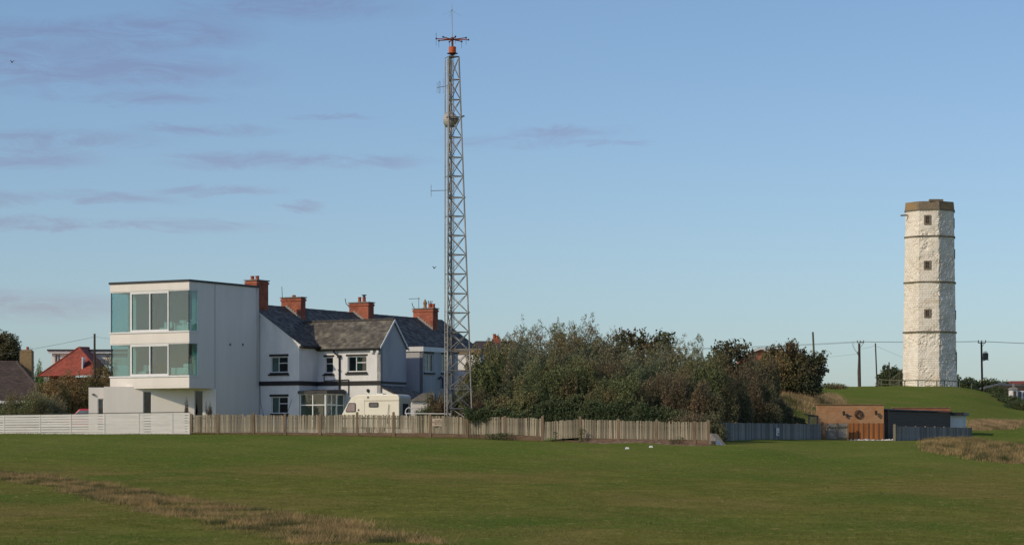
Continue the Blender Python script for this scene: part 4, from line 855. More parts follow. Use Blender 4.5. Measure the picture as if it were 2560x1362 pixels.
ff = np.stack([(I+J).ravel(), (I+J2).ravel(), (I+nc+J2).ravel(), (I+nc+J).ravel()], 1)
fastmesh('shaft', vv.reshape(-1, 3), ff, tm, tower)
def octring(m, z0, z1, r0, r1, c0=tcx, y0=YT):
    pts = [(c0+r_*math.sin(a), y0-r_*math.cos(a), z) for z, r_ in ((z0, r0), (z1, r1)) for a in corner]
    m.add(pts, [(i, (i+1) % 8, 8+(i+1) % 8, 8+i) for i in range(8)]+[tuple(range(8))[::-1], tuple(range(8, 16))])
for py in (594.5, 708, 831.5):
    z = tz(py); r_ = octR(z)+.10; m = MB(); octring(m, z-.09, z+.03, r_, r_+.05); octring(m, z+.031, z+.10, r_+.05, r_-.12); m.build('string_course', M['stringst'], tower)
m = MB(); octring(m, ztp_-.05, ztp_+.10, 3.46, 3.50); m.build('cornice', M['stringst'], tower)
m = MB(); octring(m, ztp_+.101, ztp_+1.12, 3.42, 3.33); m.build('parapet', M['capst'], tower)
m = MB(); 
nmr_ = R(11.5)
hexv = [(tcx-.55, YT-3.25, ztp_+1.10), (tcx+1.25, YT-3.1, ztp_+1.10), (tcx+1.25, YT-2.5, ztp_+1.10), (tcx-.55, YT-2.5, ztp_+1.10)]
m.hexa(hexv+[(a, b_, z+.26) for a, b_, z in hexv]); m.build('parapet_block', M['capst'], tower)
m = MB(); m.tube((tcx-3.1, YT-1.2, tz(540)), (tcx-4.0, YT-1.5, tz(541.5)), .10, .10, 6); m.build('water_spout', M['stringst'], tower)
def twin(face, off, py, w_, h_, door=False):
    a = corner[face]+R(22.5); z = tz(py); ap = octR(z)*math.cos(R(22.5)); d = Vector((math.cos(a), math.sin(a), 0)); nn = Vector((-math.sin(a), math.cos(a), 0)) # nn points inward
    F = (Vector((tcx+ap*math.sin(a), YT-ap*math.cos(a), z)), d, nn)
    m = MB(F); m.wall((off-w_/2, -.09), (off+w_/2, -.09), .2, -h_/2, h_/2, [(w_*.26, w_*.74, -h_/2+h_*.17, h_/2-h_*.14)]); o = m.build('window_surround' if not door else 'door_surround', M['capst'], tower)
    MB(F).box(off-w_*.25, off+w_*.25, -.03, -.01, -h_*.34, h_*.37).build('pane' if not door else 'door', M['darkm'], o)
    if not door:
        m = MB(F); m.box(off-.02, off+.02, -.06, -.031, -h_*.34, h_*.37); m.box(off-w_*.25, off+w_*.25, -.06, -.032, -.02, .02); m.build('glazing_bar', M['capst'], o)
offw = -.20
for py, w_, h_ in ((555, .88, 1.25), (667, .92, 1.15), (786.5, .86, 1.1)): twin(1, offw, py, w_, h_)
for py, w_, h_ in ((560, .9, 1.3), (636, .9, 1.2), (788, .9, 1.2)): twin(3, -.2, py, w_, h_)
twin(3, .1, 905, 1.5, 2.6, True)
# wooden steps at the left of the tower
st = thing('timber_steps', (tcx-4.6, YT+.5, tz(966)), 'wooden steps with handrails against the left foot of the tower', 'steps')
for s_ in range(7):
    m = MB(); x = tcx-4.9+s_*.25; m.box(x, x+.3, YT-.6, YT+.6, tz(966)+s_*.2, tz(966)+s_*.2+.05); m.build('tread', M['greywood'], st)
m = MB()
for yy in (-.6, .6):
    m.tube((tcx-5.1, YT+yy, tz(966)+.9), (tcx-3.3, YT+yy, tz(966)+2.3), .04)
    for s_ in range(5): x = tcx-5.0+s_*.4; m.tube((x, YT+yy, tz(966)-.2), (x, YT+yy, tz(966)+.95+s_*.31), .035)
m.build('handrail', M['polel'], st)
# post and rail round the tower
rf = thing('post_and_rail_fence', G(2300, 318), 'low timber post and rail fence round the foot of the tower', 'fence')
ps = [(2196, 330), (2203, 322), (2225, 320), (2248, 318), (2262, 317), (2295, 316), (2342, 316), (2361, 317), (2399, 318), (2429, 322), (2435, 328), (2441, 334)]
tops = []
for px, Yp in ps:
    g_ = G(px, Yp); m = MB(); m.box(g_.x-.06, g_.x+.06, g_.y-.06, g_.y+.06, g_.z-.3, g_.z+.92); m.build('post', M['polel'], rf); tops.append(g_+Vector((0, 0, .88)))
for a, b_ in zip(tops, tops[1:]): m = MB(); m.tube(tuple(a), tuple(b_), .055, n=6); m.build('rail', M['polel'], rf)
for a, b_ in list(zip(tops, tops[1:]))[:3]: m = MB(); m.tube(tuple(a-Vector((0, 0, .55))), tuple(b_-Vector((0, 0, .55))), .045, n=6); m.build('lower_rail', M['polel'], rf)
# ================================================================= POLES AND WIRES
def upole(name, px, Y, top, botpx, botpy, r_, label, mat='pole', cat='pole'):
    p = W(botpx, Y, botpy); p.z = min(p.z, float(gz(p.x, p.y)))-.3; q = W(px, Y, top); o = thing(name, tuple(p), label, cat)
    MB().tube(tuple(p), tuple(q), r_, r_*.85, 10).build('shaft', M[mat], o); return o
o = upole('telegraph_pole', 2148, 335, 858, 2149.5, 966, .19, 'dark wooden power pole with crossarm standing alone left of the tower')
m = MB(); m.tube(tuple(W(2142, 335, 856)), tuple(W(2160, 335, 856)), .05); m.tube(tuple(W(2151, 335, 868)), tuple(W(2159, 335, 857)), .03); m.build('crossarm', M['galvd'], o)
for px_ in (2143.5, 2151, 2159): MB().tube(tuple(W(px_, 335, 855)), tuple(W(px_, 335, 850.5)), .06).build('insulator', M['galvd'], o)
m = MB(); m.path([tuple(W(x, 335.2, y)) for x, y in ((2146, 966), (2145, 930), (2147, 890), (2145, 884))], .08, 6); m.tube(tuple(W(2143, 335, 880)), tuple(W(2147, 335, 884)), .12); m.build('cable_duct', M['galvd'], o)
m = MB(); m.path([tuple(W(x, 335, y)) for x, y in ((2130, 853), (2131, 862), (2136, 874), (2142, 880), (2144, 884))], .022, 4); m.path([tuple(W(x, 335, y)) for x, y in ((2135, 853), (2134, 865), (2142, 880))], .022, 4); m.build('drop_cable', M['wire'], o)
upole('timber_post', 2188.5, 325, 857.5, 2193, 966, .10, 'slim leaning wooden post between power pole and tower')
upole('timber_post', 2222.5, 326, 905, 2225, 968, .10, 'short wooden post by the steps left of the tower')
upole('timber_post', 2032, 209, 829.5, 2041, 925, .095, 'leaning greenish post rising out of the dark tree', 'polel')
o = upole('telegraph_pole', 2453.5, 335, 855, 2456, 966, .15, 'power pole carrying a transformer right of the tower')
m = MB(); m.tube(tuple(W(2445, 335, 857)), tuple(W(2464, 335, 857)), .05); m.tube(tuple(W(2454, 335, 868)), tuple(W(2461, 335, 858)), .03); m.build('crossarm', M['galvd'], o)
for px_ in (2446, 2454, 2464): MB().tube(tuple(W(px_, 335, 856)), tuple(W(px_, 335, 850)), .06).build('insulator', M['galvd'], o)
m = MB(); c_ = W(2463.5, 334.6, 890); m.box(c_.x-.3, c_.x+.3, c_.y-.3, c_.y+.3, c_.z-.42, c_.z+.42)
for k in range(6): x = c_.x-.3+.12*k; m.box(x-.02, x+.02, c_.y-.38, c_.y-.3, c_.z-.35, c_.z+.35)
for k in (-.18, 0, .18): m.tube((c_.x+k, c_.y, c_.z+.42), (c_.x+k, c_.y, c_.z+.66), .05)
m.build('transformer', M['galvd'], o)
m = MB(); m.tube(tuple(W(2455, 335, 903)), tuple(W(2467, 335, 898)), .04); m.box(*[q for q in (W(2456, 335).x, W(2470, 335).x)], 334.4, 335, c_.z-.52, c_.z-.43); m.build('bracket', M['galvd'], o)
m = MB(); q = W(2455.5, 334.8, 950); m.lathe(tuple(q), [(.17, -.15), (.17, .15)], 8); m.build('yellow_sign', nm('yellow_plate', (.6, .42, .05)), o)
def wire(pts, r_, label, name='overhead_wire'):
    P = [W(x, Y, y) for x, Y, y in pts]; out = []
    for a, b_ in zip(P, P[1:]):
        for k in range(8): f = k/8; q = a.lerp(b_, f); q.z -= 4*f*(1-f)*(b_-a).length*.004; out.append(tuple(q))
    out.append(tuple(P[-1])); m = MB(); m.path(out, r_, 4); tag(m.build(name, M['wire']), label, 'wire', None)
wire([(1700, 320, 871), (2143.5, 335, 853.5), (2446, 335, 852.5), (2900, 335, 866)], .022, 'upper of the power wires strung between the two right hand poles')
wire([(1700, 320, 874), (2159, 335, 854.5), (2464, 335, 854), (2900, 335, 869)], .022, 'lower of the power wires strung between the two right hand poles')
wire([(2146, 335, 884), (1950, 300, 897)], .012, 'faint thin wire falling left from the power pole')
wire([(2150, 335, 872), (2189, 325, 864), (2262, 330, 895)], .012, 'faint thin wire from the power pole past the slim post')
o = upole('telegraph_pole', 236.5, 180, 834, 236.5, 1000, .085, 'dark telegraph pole in front of the red roofed bungalow')
wire([(-60, 195, 895), (236, 180, 842)], .012, 'thin wire running left from the telegraph pole by the red roof')
wire([(236, 180, 841), (285, 178, 848), (340, 178, 860)], .010, 'thin wire from the telegraph pole towards the modern house')
# birds
for px, py, s, lb in ((30, 156, .22, 'small dark bird flying high at the left'), (1085.5, 670, .2, 'small dark bird flying beside the lattice mast')):
    c_ = W(px, 140, py); m = MB(); m.hexa([(c_.x-.05, c_.y-.03, c_.z-.03), (c_.x+.06, c_.y-.03, c_.z-.02), (c_.x+.06, c_.y+.03, c_.z-.02), (c_.x-.05, c_.y+.03, c_.z-.03), (c_.x-.03, c_.y-.02, c_.z+.03), (c_.x+.04, c_.y-.02, c_.z+.03), (c_.x+.04, c_.y+.02, c_.z+.03), (c_.x-.03, c_.y+.02, c_.z+.03)])
    q = .09
    m.hexa([(c_.x-.02, c_.y-.04, c_.z), (c_.x+.02, c_.y-.04, c_.z), (c_.x-.06, c_.y-.04, c_.z+q), (c_.x-.1, c_.y-.04, c_.z+q), (c_.x-.02, c_.y-.02, c_.z+.015), (c_.x+.02, c_.y-.02, c_.z+.015), (c_.x-.06, c_.y-.02, c_.z+q+.01), (c_.x-.1, c_.y-.02, c_.z+q+.01)])
    m.hexa([(c_.x, c_.y+.02, c_.z), (c_.x+.04, c_.y+.02, c_.z), (c_.x+.13, c_.y+.02, c_.z+q), (c_.x+.10, c_.y+.02, c_.z+q), (c_.x, c_.y+.04, c_.z+.015), (c_.x+.04, c_.y+.04, c_.z+.015), (c_.x+.13, c_.y+.04, c_.z+q+.01), (c_.x+.10, c_.y+.04, c_.z+q+.01)])
    tag(m.build('bird', M['black']), lb, 'bird')
# ================================================================= FENCES
rf_ = random.Random(11)
def pale_meshes(name, w, th, mat, k=4):
    out = []
    for i in range(k):
        m = MB(); r0 = rf_.uniform(-.004, .004); a = w*(.5+rf_.uniform(-.05, .04)); t0 = rf_.uniform(-.012, .012)
        m.hexa([(-a, 0, 0), (a, .006, 0), (a, th, 0), (-a, th, 0), (-a*.96+r0, 0, 1+t0), (a*.94+r0, .006, 1-t0), (a*.94+r0, th, 1-t0), (-a*.96+r0, th, 1+t0)])
        me = bpy.data.meshes.new(name); me.from_pydata([tuple(p) for p in m.v], [], m.f); me.materials.append(M[mat]); me.update(); out.append(me)
    return out
pm_ = pale_meshes('pale', .086, .022, 'pale'); pg_ = pale_meshes('board', .12, .022, 'greywood'); po_ = pale_meshes('board', .13, .022, 'stain')
def put(me, root, loc, ang, sz, tilt=0., name='pale'):
    o = bpy.data.objects.new(name, me); COL.objects.link(o); o.parent = root; o.location = Vector(loc)-root.location; o.rotation_euler = (0, tilt, ang); o.scale = (1, 1, sz); return o
# pale (cleft timber) fence: px, distance, post top py, pale top left/right, pale bottom left/right of the bay to the right of this post
bays = [(478,160.2,1034,1037,1036,1080,1080),(545,159.6,1034,1035,1036,1081,1080),(633,158.8,1032,1037,1037,1080,1080),(712,158.1,1035,1037,1037,1080,1081),(800,157.3,1034,1037,1036,1081,1081),
 (893,156.4,1030,1036,1037,1081,1081),(984,155.5,1030,1037,1038,1081,1082),(1075,154.7,1035,1039,1041,1082,1085),(1168,153.8,1037,1042,1042,1085,1086),(1262,153,1040,1044,1045,1085,1090),(1356,152.1,1040,1055,1047,1100,1093),
 (1450,151.2,1041,1048,1050,1094,1096),(1546,150.3,1048,1051,1052,1096,1098),(1641,149.4,1050,1053,1054,1098,1099),(1736,148.5,1053,1054,1054,1099,1100),(1771,148.1,1051,0,0,0,0)]
pf = thing('pale_fence', G(1100, 154.5), 'long weathered vertical timber fence with brown posts beside the grass', 'fence')
NP = 0
for i, (px, Y, pt, a, b_, c_, d_) in enumerate(bays):
    g_ = G(px, Y); zt2 = (HY-pt)/FPX*Y; m = MB(); w_ = .075
    m.hexa([(g_.x-w_, Y-.10, g_.z-.2), (g_.x+w_, Y-.10, g_.z-.2), (g_.x+w_, Y+.03, g_.z-.2), (g_.x-w_, Y+.03, g_.z-.2), (g_.x-w_, Y-.10, zt2-.03), (g_.x+w_, Y-.10, zt2-.03), (g_.x+w_, Y+.03, zt2+.02), (g_.x-w_, Y+.03, zt2+.02)])
    m.build('post', M['post'], pf)
    if i == len(bays)-1: break
    px2, Y2 = bays[i+1][:2]; P = W(px, Y); Q = W(px2, Y2); ang = math.atan2(Q.y-P.y, Q.x-P.x); Ld = (Q-P).length-.16; n_ = max(1, round(Ld/.108)); dd = (Q-P).normalized()
    st_ = P+dd*.08
    for k in range(n_):
        f = (k+.5)/n_; p = st_+dd*(Ld*f); Yk = p.y; zt1 = (HY-(a+(b_-a)*f))/FPX*Yk+rf_.uniform(-.032, .028); z0 = (HY-(c_+(d_-c_)*f))/FPX*Yk+rf_.uniform(-.008, .008)
        if rf_.random() < .03: zt1 -= rf_.uniform(.04, .12)
        p.z = z0; p.y -= .035+.012*(k % 2); put(pm_[rf_.randrange(4)], pf, p, ang, zt1-z0, rf_.gauss(0, .014)+.012*math.sin(i*2.3+k*.35)); NP += 1
    for f0 in (.25, .8):
        m = MB(); zl = [(HY-(c_+(a-c_)*f0))/FPX*Y, (HY-(d_+(b_-d_)*f0))/FPX*Y2]
        m.hexa([(P.x, P.y+.0, zl[0]-.04), (Q.x, Q.y+.0, zl[1]-.04), (Q.x, Q.y+.05, zl[1]-.04), (P.x, P.y+.05, zl[0]-.04), (P.x, P.y, zl[0]+.04), (Q.x, Q.y, zl[1]+.04), (Q.x, Q.y+.05, zl[1]+.04), (P.x, P.y+.05, zl[0]+.04)]); m.build('back_rail', M['post'], pf)
    zA_, zB_ = (HY-c_)/FPX*Y-.005, (HY-d_)/FPX*Y2-.005; gA, gB = float(gz(P.x, P.y))-.15, float(gz(Q.x, Q.y))-.15
    zA_ = max(zA_, gA+.2); zB_ = max(zB_, gB+.2)
    if i == 10: zA_ = zB_ = min(zA_, zB_)
    m = MB(); m.hexa([(P.x+.08, P.y-.045, gA), (Q.x-.08, Q.y-.045, gB), (Q.x-.08, Q.y, gB), (P.x+.08, P.y, gA), (P.x+.08, P.y-.045, zA_), (Q.x-.08, Q.y-.045, zB_), (Q.x-.08, Q.y, zB_), (P.x+.08, P.y, zA_)]); m.build('base_board', M['gboard'], pf)
print('pales', NP)
# white slatted fence
wf = thing('white_slat_fence', G(230, 158), 'white painted fence of horizontal boards in front of the modern house', 'fence')
wp = [(-74, 158.5), (10, 158.3), (100, 158.1), (177, 157.9), (261, 157.7), (347, 157.5), (431, 157.3), (473, 157.2)]
top = lambda px: (HY-(1036.5-6.0*px/473))/FPX*158
bot = lambda px: (HY-(1086-1.5*px/473))/FPX*158
for px, Y in wp:
    p = W(px, Y); m = MB(); m.box(p.x-.05, p.x+.05, Y+.03, Y+.12, float(gz(p.x, Y))-.2, top(px)-.01); m.box(p.x-.035, p.x+.035, Y-.03, Y-.012, bot(px)-.03, top(px)-.03); m.build('post', M['whitewood'], wf)
NB = 8
for (px, Y), (px2, Y2) in zip(wp, wp[1:]):
    P, Q = W(px, Y), W(px2, Y2)
    for k in range(NB):
        f0, f1 = k/NB, (k+1)/NB; gap = .016+.016*rf_.random()
        zl0, zl1 = bot(px)+(top(px)-bot(px))*f0, bot(px)+(top(px)-bot(px))*f1-gap; zr0, zr1 = bot(px2)+(top(px2)-bot(px2))*f0+rf_.uniform(-.004, .004), bot(px2)+(top(px2)-bot(px2))*f1-gap+rf_.uniform(-.01, .004)
        m = MB(); m.hexa([(P.x+.003, P.y-.01, zl0), (Q.x-.003, Q.y-.01, zr0), (Q.x-.003, Q.y+.012, zr0), (P.x+.003, P.y+.012, zl0), (P.x+.003, P.y-.01, zl1), (Q.x-.003, Q.y-.01, zr1), (Q.x-.003, Q.y+.012, zr1), (P.x+.003, P.y+.012, zl1)]); m.build('board', M['whitewood'], wf)
    m = MB(); z0, z1 = top(px)+.0, top(px2)+.0
    m.hexa([(P.x, P.y-.04, z0), (Q.x, Q.y-.04, z1), (Q.x, Q.y+.12, z1), (P.x, P.y+.12, z0), (P.x, P.y-.04, z0+.035), (Q.x, Q.y-.04, z1+.035), (Q.x, Q.y+.12, z1+.035), (P.x, P.y+.12, z0+.035)]); m.build('capping', M['trim'], wf)
# sign on the pale fence
def lettering(txt, size, loc, rot, mat, par, sx=1.):
    cu = bpy.data.curves.new('lettering', 'FONT'); cu.body = txt; cu.size = size; cu.align_x = 'CENTER'; cu.align_y = 'CENTER'; cu.extrude = .003; cu.space_line = .95
    o = bpy.data.objects.new('tmp', cu); COL.objects.link(o); bpy.context.view_layer.update()
    me = bpy.data.meshes.new_from_object(o.evaluated_get(bpy.context.evaluated_depsgraph_get())); bpy.data.objects.remove(o); me.materials.clear(); me.materials.append(M[mat])
    q = bpy.data.objects.new('lettering', me); COL.objects.link(q); q.parent = par; q.location = Vector(loc)-wloc(par); q.rotation_euler = rot; q.scale = (sx, 1, 1); return q
sY = 154.42; c_ = W(1094.5, sY, 1055); sg = thing('warning_sign', c_, 'cream danger high voltage keep out sign fixed to the weathered fence', 'sign')
m = MB(); m.box(c_.x-.34, c_.x+.34, sY-.02, sY, c_.z-.23, c_.z+.23); m.build('plate', M['paper'], sg)
lettering('DANGER\nHIGH VOLTAGE\nKEEP OUT', .105, (c_.x, sY-.024, c_.z), (R(90), 0, 0), 'ink', sg, .92)
# grey fence receding to the right
def board_fence(name, pA, pB, hA_, hB_, npan, label, meshes, mat, per=5, root=None, postw=.05, kerb=True):
    P, Q = Vector(pA), Vector(pB); root = root or thing(name, tuple((P+Q)/2), label, 'fence'); dd = (Q-P); Ld = Vector((dd.x, dd.y, 0)).length; d2 = Vector((dd.x, dd.y, 0))/Ld; ang = math.atan2(d2.y, d2.x)
    for k in range(npan+1):
        f = k/npan; p = P+dd*f; h = hA_+(hB_-hA_)*f; m = MB((p, d2, Vector((-d2.y, d2.x, 0)))); m.box(-postw, postw, -.05, .05, -.25, h+.06); m.build('post', M['post'], root)
    nb = npan*per
    for k in range(nb):
        f = (k+.5)/nb; p = P+dd*f; h = hA_+(hB_-hA_)*f+rf_.uniform(-.012, .012); q = p+Vector((d2.y, -d2.x, 0))*(.06+.012*(k % 2)); q.z += .06
        o = put(meshes[rf_.randrange(4)], root, q, ang, h-.06, rf_.gauss(0, .005), 'board'); o.scale = (Ld/nb/.12*1.04*(.12/ (.13 if meshes is po_ else .12)), 1, h-.06)
    m = MB((P, d2, Vector((-d2.y, d2.x, 0)))); 
    for zf in (.25, .8): m.hexa([(0, -.03, hA_*zf-.04), (Ld, -.03, dd.z+hB_*zf-.04), (Ld, .03, dd.z+hB_*zf-.04), (0, .03, hA_*zf-.04), (0, -.03, hA_*zf+.04), (Ld, -.03, dd.z+hB_*zf+.04), (Ld, .03, dd.z+hB_*zf+.04), (0, .03, hA_*zf+.04)])
    m.build('rail', M[mat], root)
    if kerb: m = MB((P, d2, Vector((-d2.y, d2.x, 0)))); m.hexa([(0, -.07, -.3), (Ld, -.07, dd.z-.3), (Ld, .0, dd.z-.3), (0, .0, -.3), (0, -.07, .055), (Ld, -.07, dd.z+.055), (Ld, .0, dd.z+.055), (0, .0, .055)]); m.build('base_board', M['gboard'], root)
    return root
A = W(1806, 160, 1103); B = W(2050, 178, 1102)
g1 = board_fence('grey_fence', A, B, (HY-1056)/FPX*160-A.z, (HY-1060)/FPX*178-B.z, 8, 'shaded grey board fence between the leaning boards and the brick outbuilding', pg_, 'greywood', 10)
sn = W(1934, 169.4, 1079); dF = (B-A).normalized(); Fs = (Vector((sn.x, sn.y, 0)), Vector((dF.x, dF.y, 0)).normalized(), Vector((-dF.y, dF.x, 0)).normalized())
sg2 = thing('notice', sn, 'small white notice fixed to the shaded grey fence', 'sign'); m = MB(Fs); m.box(-.28, .28, -.30, -.26, sn.z-.26, sn.z+.26); m.build('plate', M['upvc'], sg2); m = MB(Fs); m.box(0, .2, -.306, -.301, sn.z-.2, sn.z-.08); m.box(-.03, .05, -.306, -.301, sn.z-.08, sn.z+.1); m.build('print', M['darkm'], sg2)
A = W(2240, 176, 1103.5); B = W(2428, 188, 1104)
g2 = board_fence('grey_fence', A, B, 1.06, 1.06, 8, 'low grey board fence in front of the black workshop', pg_, 'greywood', 7)
m = MB(); m.box(A.x-.20, A.x-.04, A.y-.12, A.y+.04, A.z-.3, A.z+1.12+.1); m.build('end_post', M['pale'], g2)
# gate section and orange stained fence under the brick wall
YB = 181.; A = W(2056, 179, 1101); B = W(2116, 179.5, 1101)
gt_ = thing('side_gate', A, 'grey brown timber gate panels beside the orange stained fence', 'gate')
for k in range(2):
    x0 = W(2068+27*k, 179).x; x1 = x0+.70; z0 = A.z; 
    m = MB(); m.box(x0, x1, 178.93, 178.98, z0+.15, z0+.25); m.box(x0, x1, 178.93, 178.98, z0+.95, z0+1.05); m.build('rail', M['pale'], gt_)
    for q in range(6): put(pg_[q % 4], gt_, (x0+.06+q*.118, 179.0, z0+.08), 0, 1.15, 0, 'board')
for px_ in (2056, 2066, 2092, 2119): p = W(px_, 179.02, 1101); m = MB(); m.box(p.x-.06, p.x+.06, 178.95, 179.1, p.z-.2, p.z+1.25); m.build('post', M['post'], gt_)
so_ = thing('stained_fence', W(2160, 179.6, 1099), 'orange stained timber fence below the long brick wall', 'fence')
for k in range(7):
    pa, pb = W(2121+k*12.6, 179.6, 1099), W(2121+(k+1)*12.6, 179.6, 1099)
    for q in range(3): p = pa.lerp(pb, (q+.6)/3.3); p.z = pa.z+.02; put(po_[(q+k) % 4], so_, p, 0, 1.16, 0, 'board').scale = (.97, 1, 1.16)
    m = MB(); m.box(pb.x-.045, pb.x+.045, 179.582, 179.597, pb.z-.2, pb.z+1.20); m.build('post', M['gboard'], so_)
m = MB(); a_, c2_ = W(2121, 179.7, 1099), W(2210, 179.7, 1099); m.box(a_.x, c2_.x, 179.64, 179.7, a_.z+.9, a_.z+1.0); m.box(a_.x, c2_.x, 179.64, 179.7, a_.z+.2, a_.z+.3); m.build('rail', M['stain'], so_)
# timber sleeper edge under the yard and white stones
m = MB(); a_, c2_ = W(2050, 177.3, 1103), W(2242, 176.2, 1103); m.hexa([(a_.x, a_.y-.1, a_.z-.5), (c2_.x, c2_.y-.1, a_.z-.5), (c2_.x, c2_.y+.1, a_.z-.5), (a_.x, a_.y+.1, a_.z-.5), (a_.x, a_.y-.1, a_.z+.03), (c2_.x, c2_.y-.1, a_.z+.03), (c2_.x, c2_.y+.1, a_.z+.03), (a_.x, a_.y+.1, a_.z+.03)])
tag(m.build('sleeper_kerb', M['gboard']), 'low dark timber edging in front of the white stones', 'edging')
m = MB(); m.box(a_.x, c2_.x+6, 177.35, 184, a_.z-.4, a_.z); tag(m.build('yard', M['concrete']), None, None, None, 'structure')
stm = []
for k in range(4):
    bm = bmesh.new(); bmesh.ops.create_icosphere(bm, subdivisions=1, radius=.1); 
    for v_ in bm.verts: v_.co *= rf_.uniform(.7, 1.25); v_.co.z *= .7
    me = bpy.data.meshes.new('white_stone'); bm.to_mesh(me); bm.free(); me.materials.append(M['stone']); stm.append(me)
sr = thing('stone_edging', W(2180, 177.7, 1101), 'row of white stones along the foot of the orange fence', 'stones')
for k in range(64):
    px_ = 2124+116*rf_.random(); Yq = rf_.uniform(177.5, 178.6); p = W(px_, Yq); p.z = a_.z+.05; o = bpy.data.objects.new('white_stone', stm[k % 4]); COL.objects.link(o); o.parent = sr; o.location = p-sr.location; s_ = rf_.uniform(.6, 1.5); o.scale = (s_*1.2, s_, s_); o.rotation_euler = (rf_.random(), rf_.random(), 6*rf_.random())
# brick outbuilding
bo = thing('brick_outbuilding', W(2120, 183, 1100), 'long orange brick outbuilding wall with a skeleton clock and two lamps', 'outbuilding')
a_, c2_ = W(2041, 182), W(2209.5, 182); zt2 = (HY-1011.5)/FPX*182
m = MB(); m.wall((a_.x, 182), (c2_.x, 182), .25, .2, zt2); m.build('front_wall', M['bricko'], bo)
m = MB(); m.wall((c2_.x, 182.001), (c2_.x+.6, 187.5), .25, .2, zt2); m.wall((a_.x+1.1, 188), (a_.x+.02, 182.26), .25, .2, zt2-.05); m.wall((c2_.x+.55, 187.7), (a_.x+1.1, 188), .2, .2, zt2-.3); m.build('side_wall', M['bricko'], bo)
m = MB(); m.hexa([(a_.x-.04, 181.94, zt2), (c2_.x+.05, 181.94, zt2), (c2_.x+.05, 182.28, zt2), (a_.x-.04, 182.28, zt2), (a_.x-.04, 181.94, zt2+.05), (c2_.x+.05, 181.94, zt2+.06), (c2_.x+.05, 182.28, zt2+.06), (a_.x-.04, 182.28, zt2+.05)]); m.build('coping', M['buff'], bo)
m = MB(); m.box(a_.x+1.0, c2_.x-.26, 182.3, 187.6, zt2-.35, zt2-.25); m.build('roof', M['felt'], bo)
def lamp_(px, py):
    p = W(px, 181.9, py); m = MB(); m.tube((p.x, 182, p.z-.08), (p.x, 181.8, p.z-.02), .025); m.lathe((p.x, 181.78, p.z-.04), [(.03, -.16), (.085, -.1), (.09, .07), (.12, .09), (.02, .2)], 8); m.build('wall_lantern', M['darkm'], bo)
lamp_(2109, 1031.5); lamp_(2189.5, 1030.5)
m = MB(); p = W(2122, 181.95, 1038); m.box(p.x-.14, p.x+.14, 181.93, 181.99, p.z-.03, p.z+.04); m.build('plaque', M['lead'], bo)
ck = thing('wall_clock', W(2147, 181.9, 1045), 'large dark skeleton wall clock with roman numerals on the brick wall', 'clock'); c_ = W(2147, 181.93, 1035)
m = MB((c_, Vector((1, 0, 0)), Vector((0, 1, 0))))
def flatring(r0, r1, n=28):
    pts = []
    for y in (-.015, .015):
        for r_ in (r0, r1): pts += [(r_*math.cos(2*math.pi*i/n), y, r_*math.sin(2*math.pi*i/n)) for i in range(n)]
    fs = []
    for i in range(n):
        j = (i+1) % n; fs += [(i, j, n+j, n+i), (2*n+i, 3*n+i, 3*n+j, 2*n+j), (n+i, n+j, 3*n+j, 3*n+i), (j, i, 2*n+i, 2*n+j)]
    m.add(pts, fs)
flatring(.27, .31); flatring(.15, .175); flatring(.0, .04); m.build('ring', M['darkm'], ck)
for i, nmn in enumerate(['XII', 'I', 'II', 'III', 'IIII', 'V', 'VI', 'VII', 'VIII', 'IX', 'X', 'XI']):
    a = -R(30*i); o = lettering(nmn, .15, c_+Vector((-math.sin(a)*.222, -.0, math.cos(a)*.222)), (R(90), -a, 0), 'darkm', ck); o.name = 'numeral'; o.scale = (.95, 1.15, 3)
m = MB((c_, Vector((1, 0, 0)), Vector((0, 1, 0)))); m.box(-.01, .01, -.035, -.02, 0, .13); m.hexa([(0, -.05, -.012), (.2, -.05, -.03), (.2, -.04, -.03), (0, -.04, -.012), (0, -.05, .012), (.2, -.05, -.01), (.2, -.04, -.01), (0, -.04, .012)]); m.build('hand', M['darkm'], ck)
# black workshop, receding
ws = thing('black_workshop', W(2290, 190, 1100), 'low black boarded workshop beside the brick outbuilding', 'workshop')
P0, Q0 = W(2217, 184), W(2375, 199); d2 = (Q0-P0).normalized(); Lw = (Q0-P0).length; FW = (P0, d2, Vector((-d2.y, d2.x, 0))); z0w, ztA, ztB = .3, (HY-1026)/FPX*184, (HY-1029.5)/FPX*199
m = MB(FW); nbd = 8
m.hexa([(0, 0, z0w), (Lw, 0, z0w), (Lw, 3.2, z0w), (0, 3.2, z0w), (0, 0, ztA-.03), (Lw, 0, ztB-.03), (Lw, 3.2, ztB-.03), (0, 3.2, ztA-.03)]); m.build('wall', M['blk'], ws)
for k in range(14):
    z1 = z0w+k*.185; 
    if z1+.17 < ztA-.05: m = MB(FW); m.hexa([(.12, -.05, z1), (Lw-.02, -.05, z1), (Lw-.02, -.002, z1), (.12, -.002, z1), (.12, -.025, z1+.18), (Lw-.02, -.025, z1+.18), (Lw-.02, -.002, z1+.18), (.12, -.002, z1+.18)]); m.build('board', M['blk'], ws)
m = MB(FW); m.hexa([(-.1, -.2, ztA), (Lw, -.2, ztB), (Lw, 3.4, ztB), (-.1, 3.4, ztA), (-.1, -.2, ztA+.06), (Lw, -.2, ztB+.05), (Lw, 3.4, ztB+.22), (-.1, 3.4, ztA+.22)]); m.build('roof', M['felt'], ws)
m = MB(FW); 
for a0, a1, b0 in ((.6, 5.0, .3), (4.2, 9.8, .6), (9.5, 13.2, .2)): m.box(a0, a1, b0, b0+.9, ztA+.10, ztA+.16)
m.build('roof_sheet', M['concrete'], ws)
m = MB(FW); m.box(.0, .12, -.07, -.0, z0w, ztA-.02); m.tube((-.02, -.12, z0w), (-.02, -.12, ztA), .05); m.build('corner_post', M['galvd'], ws)
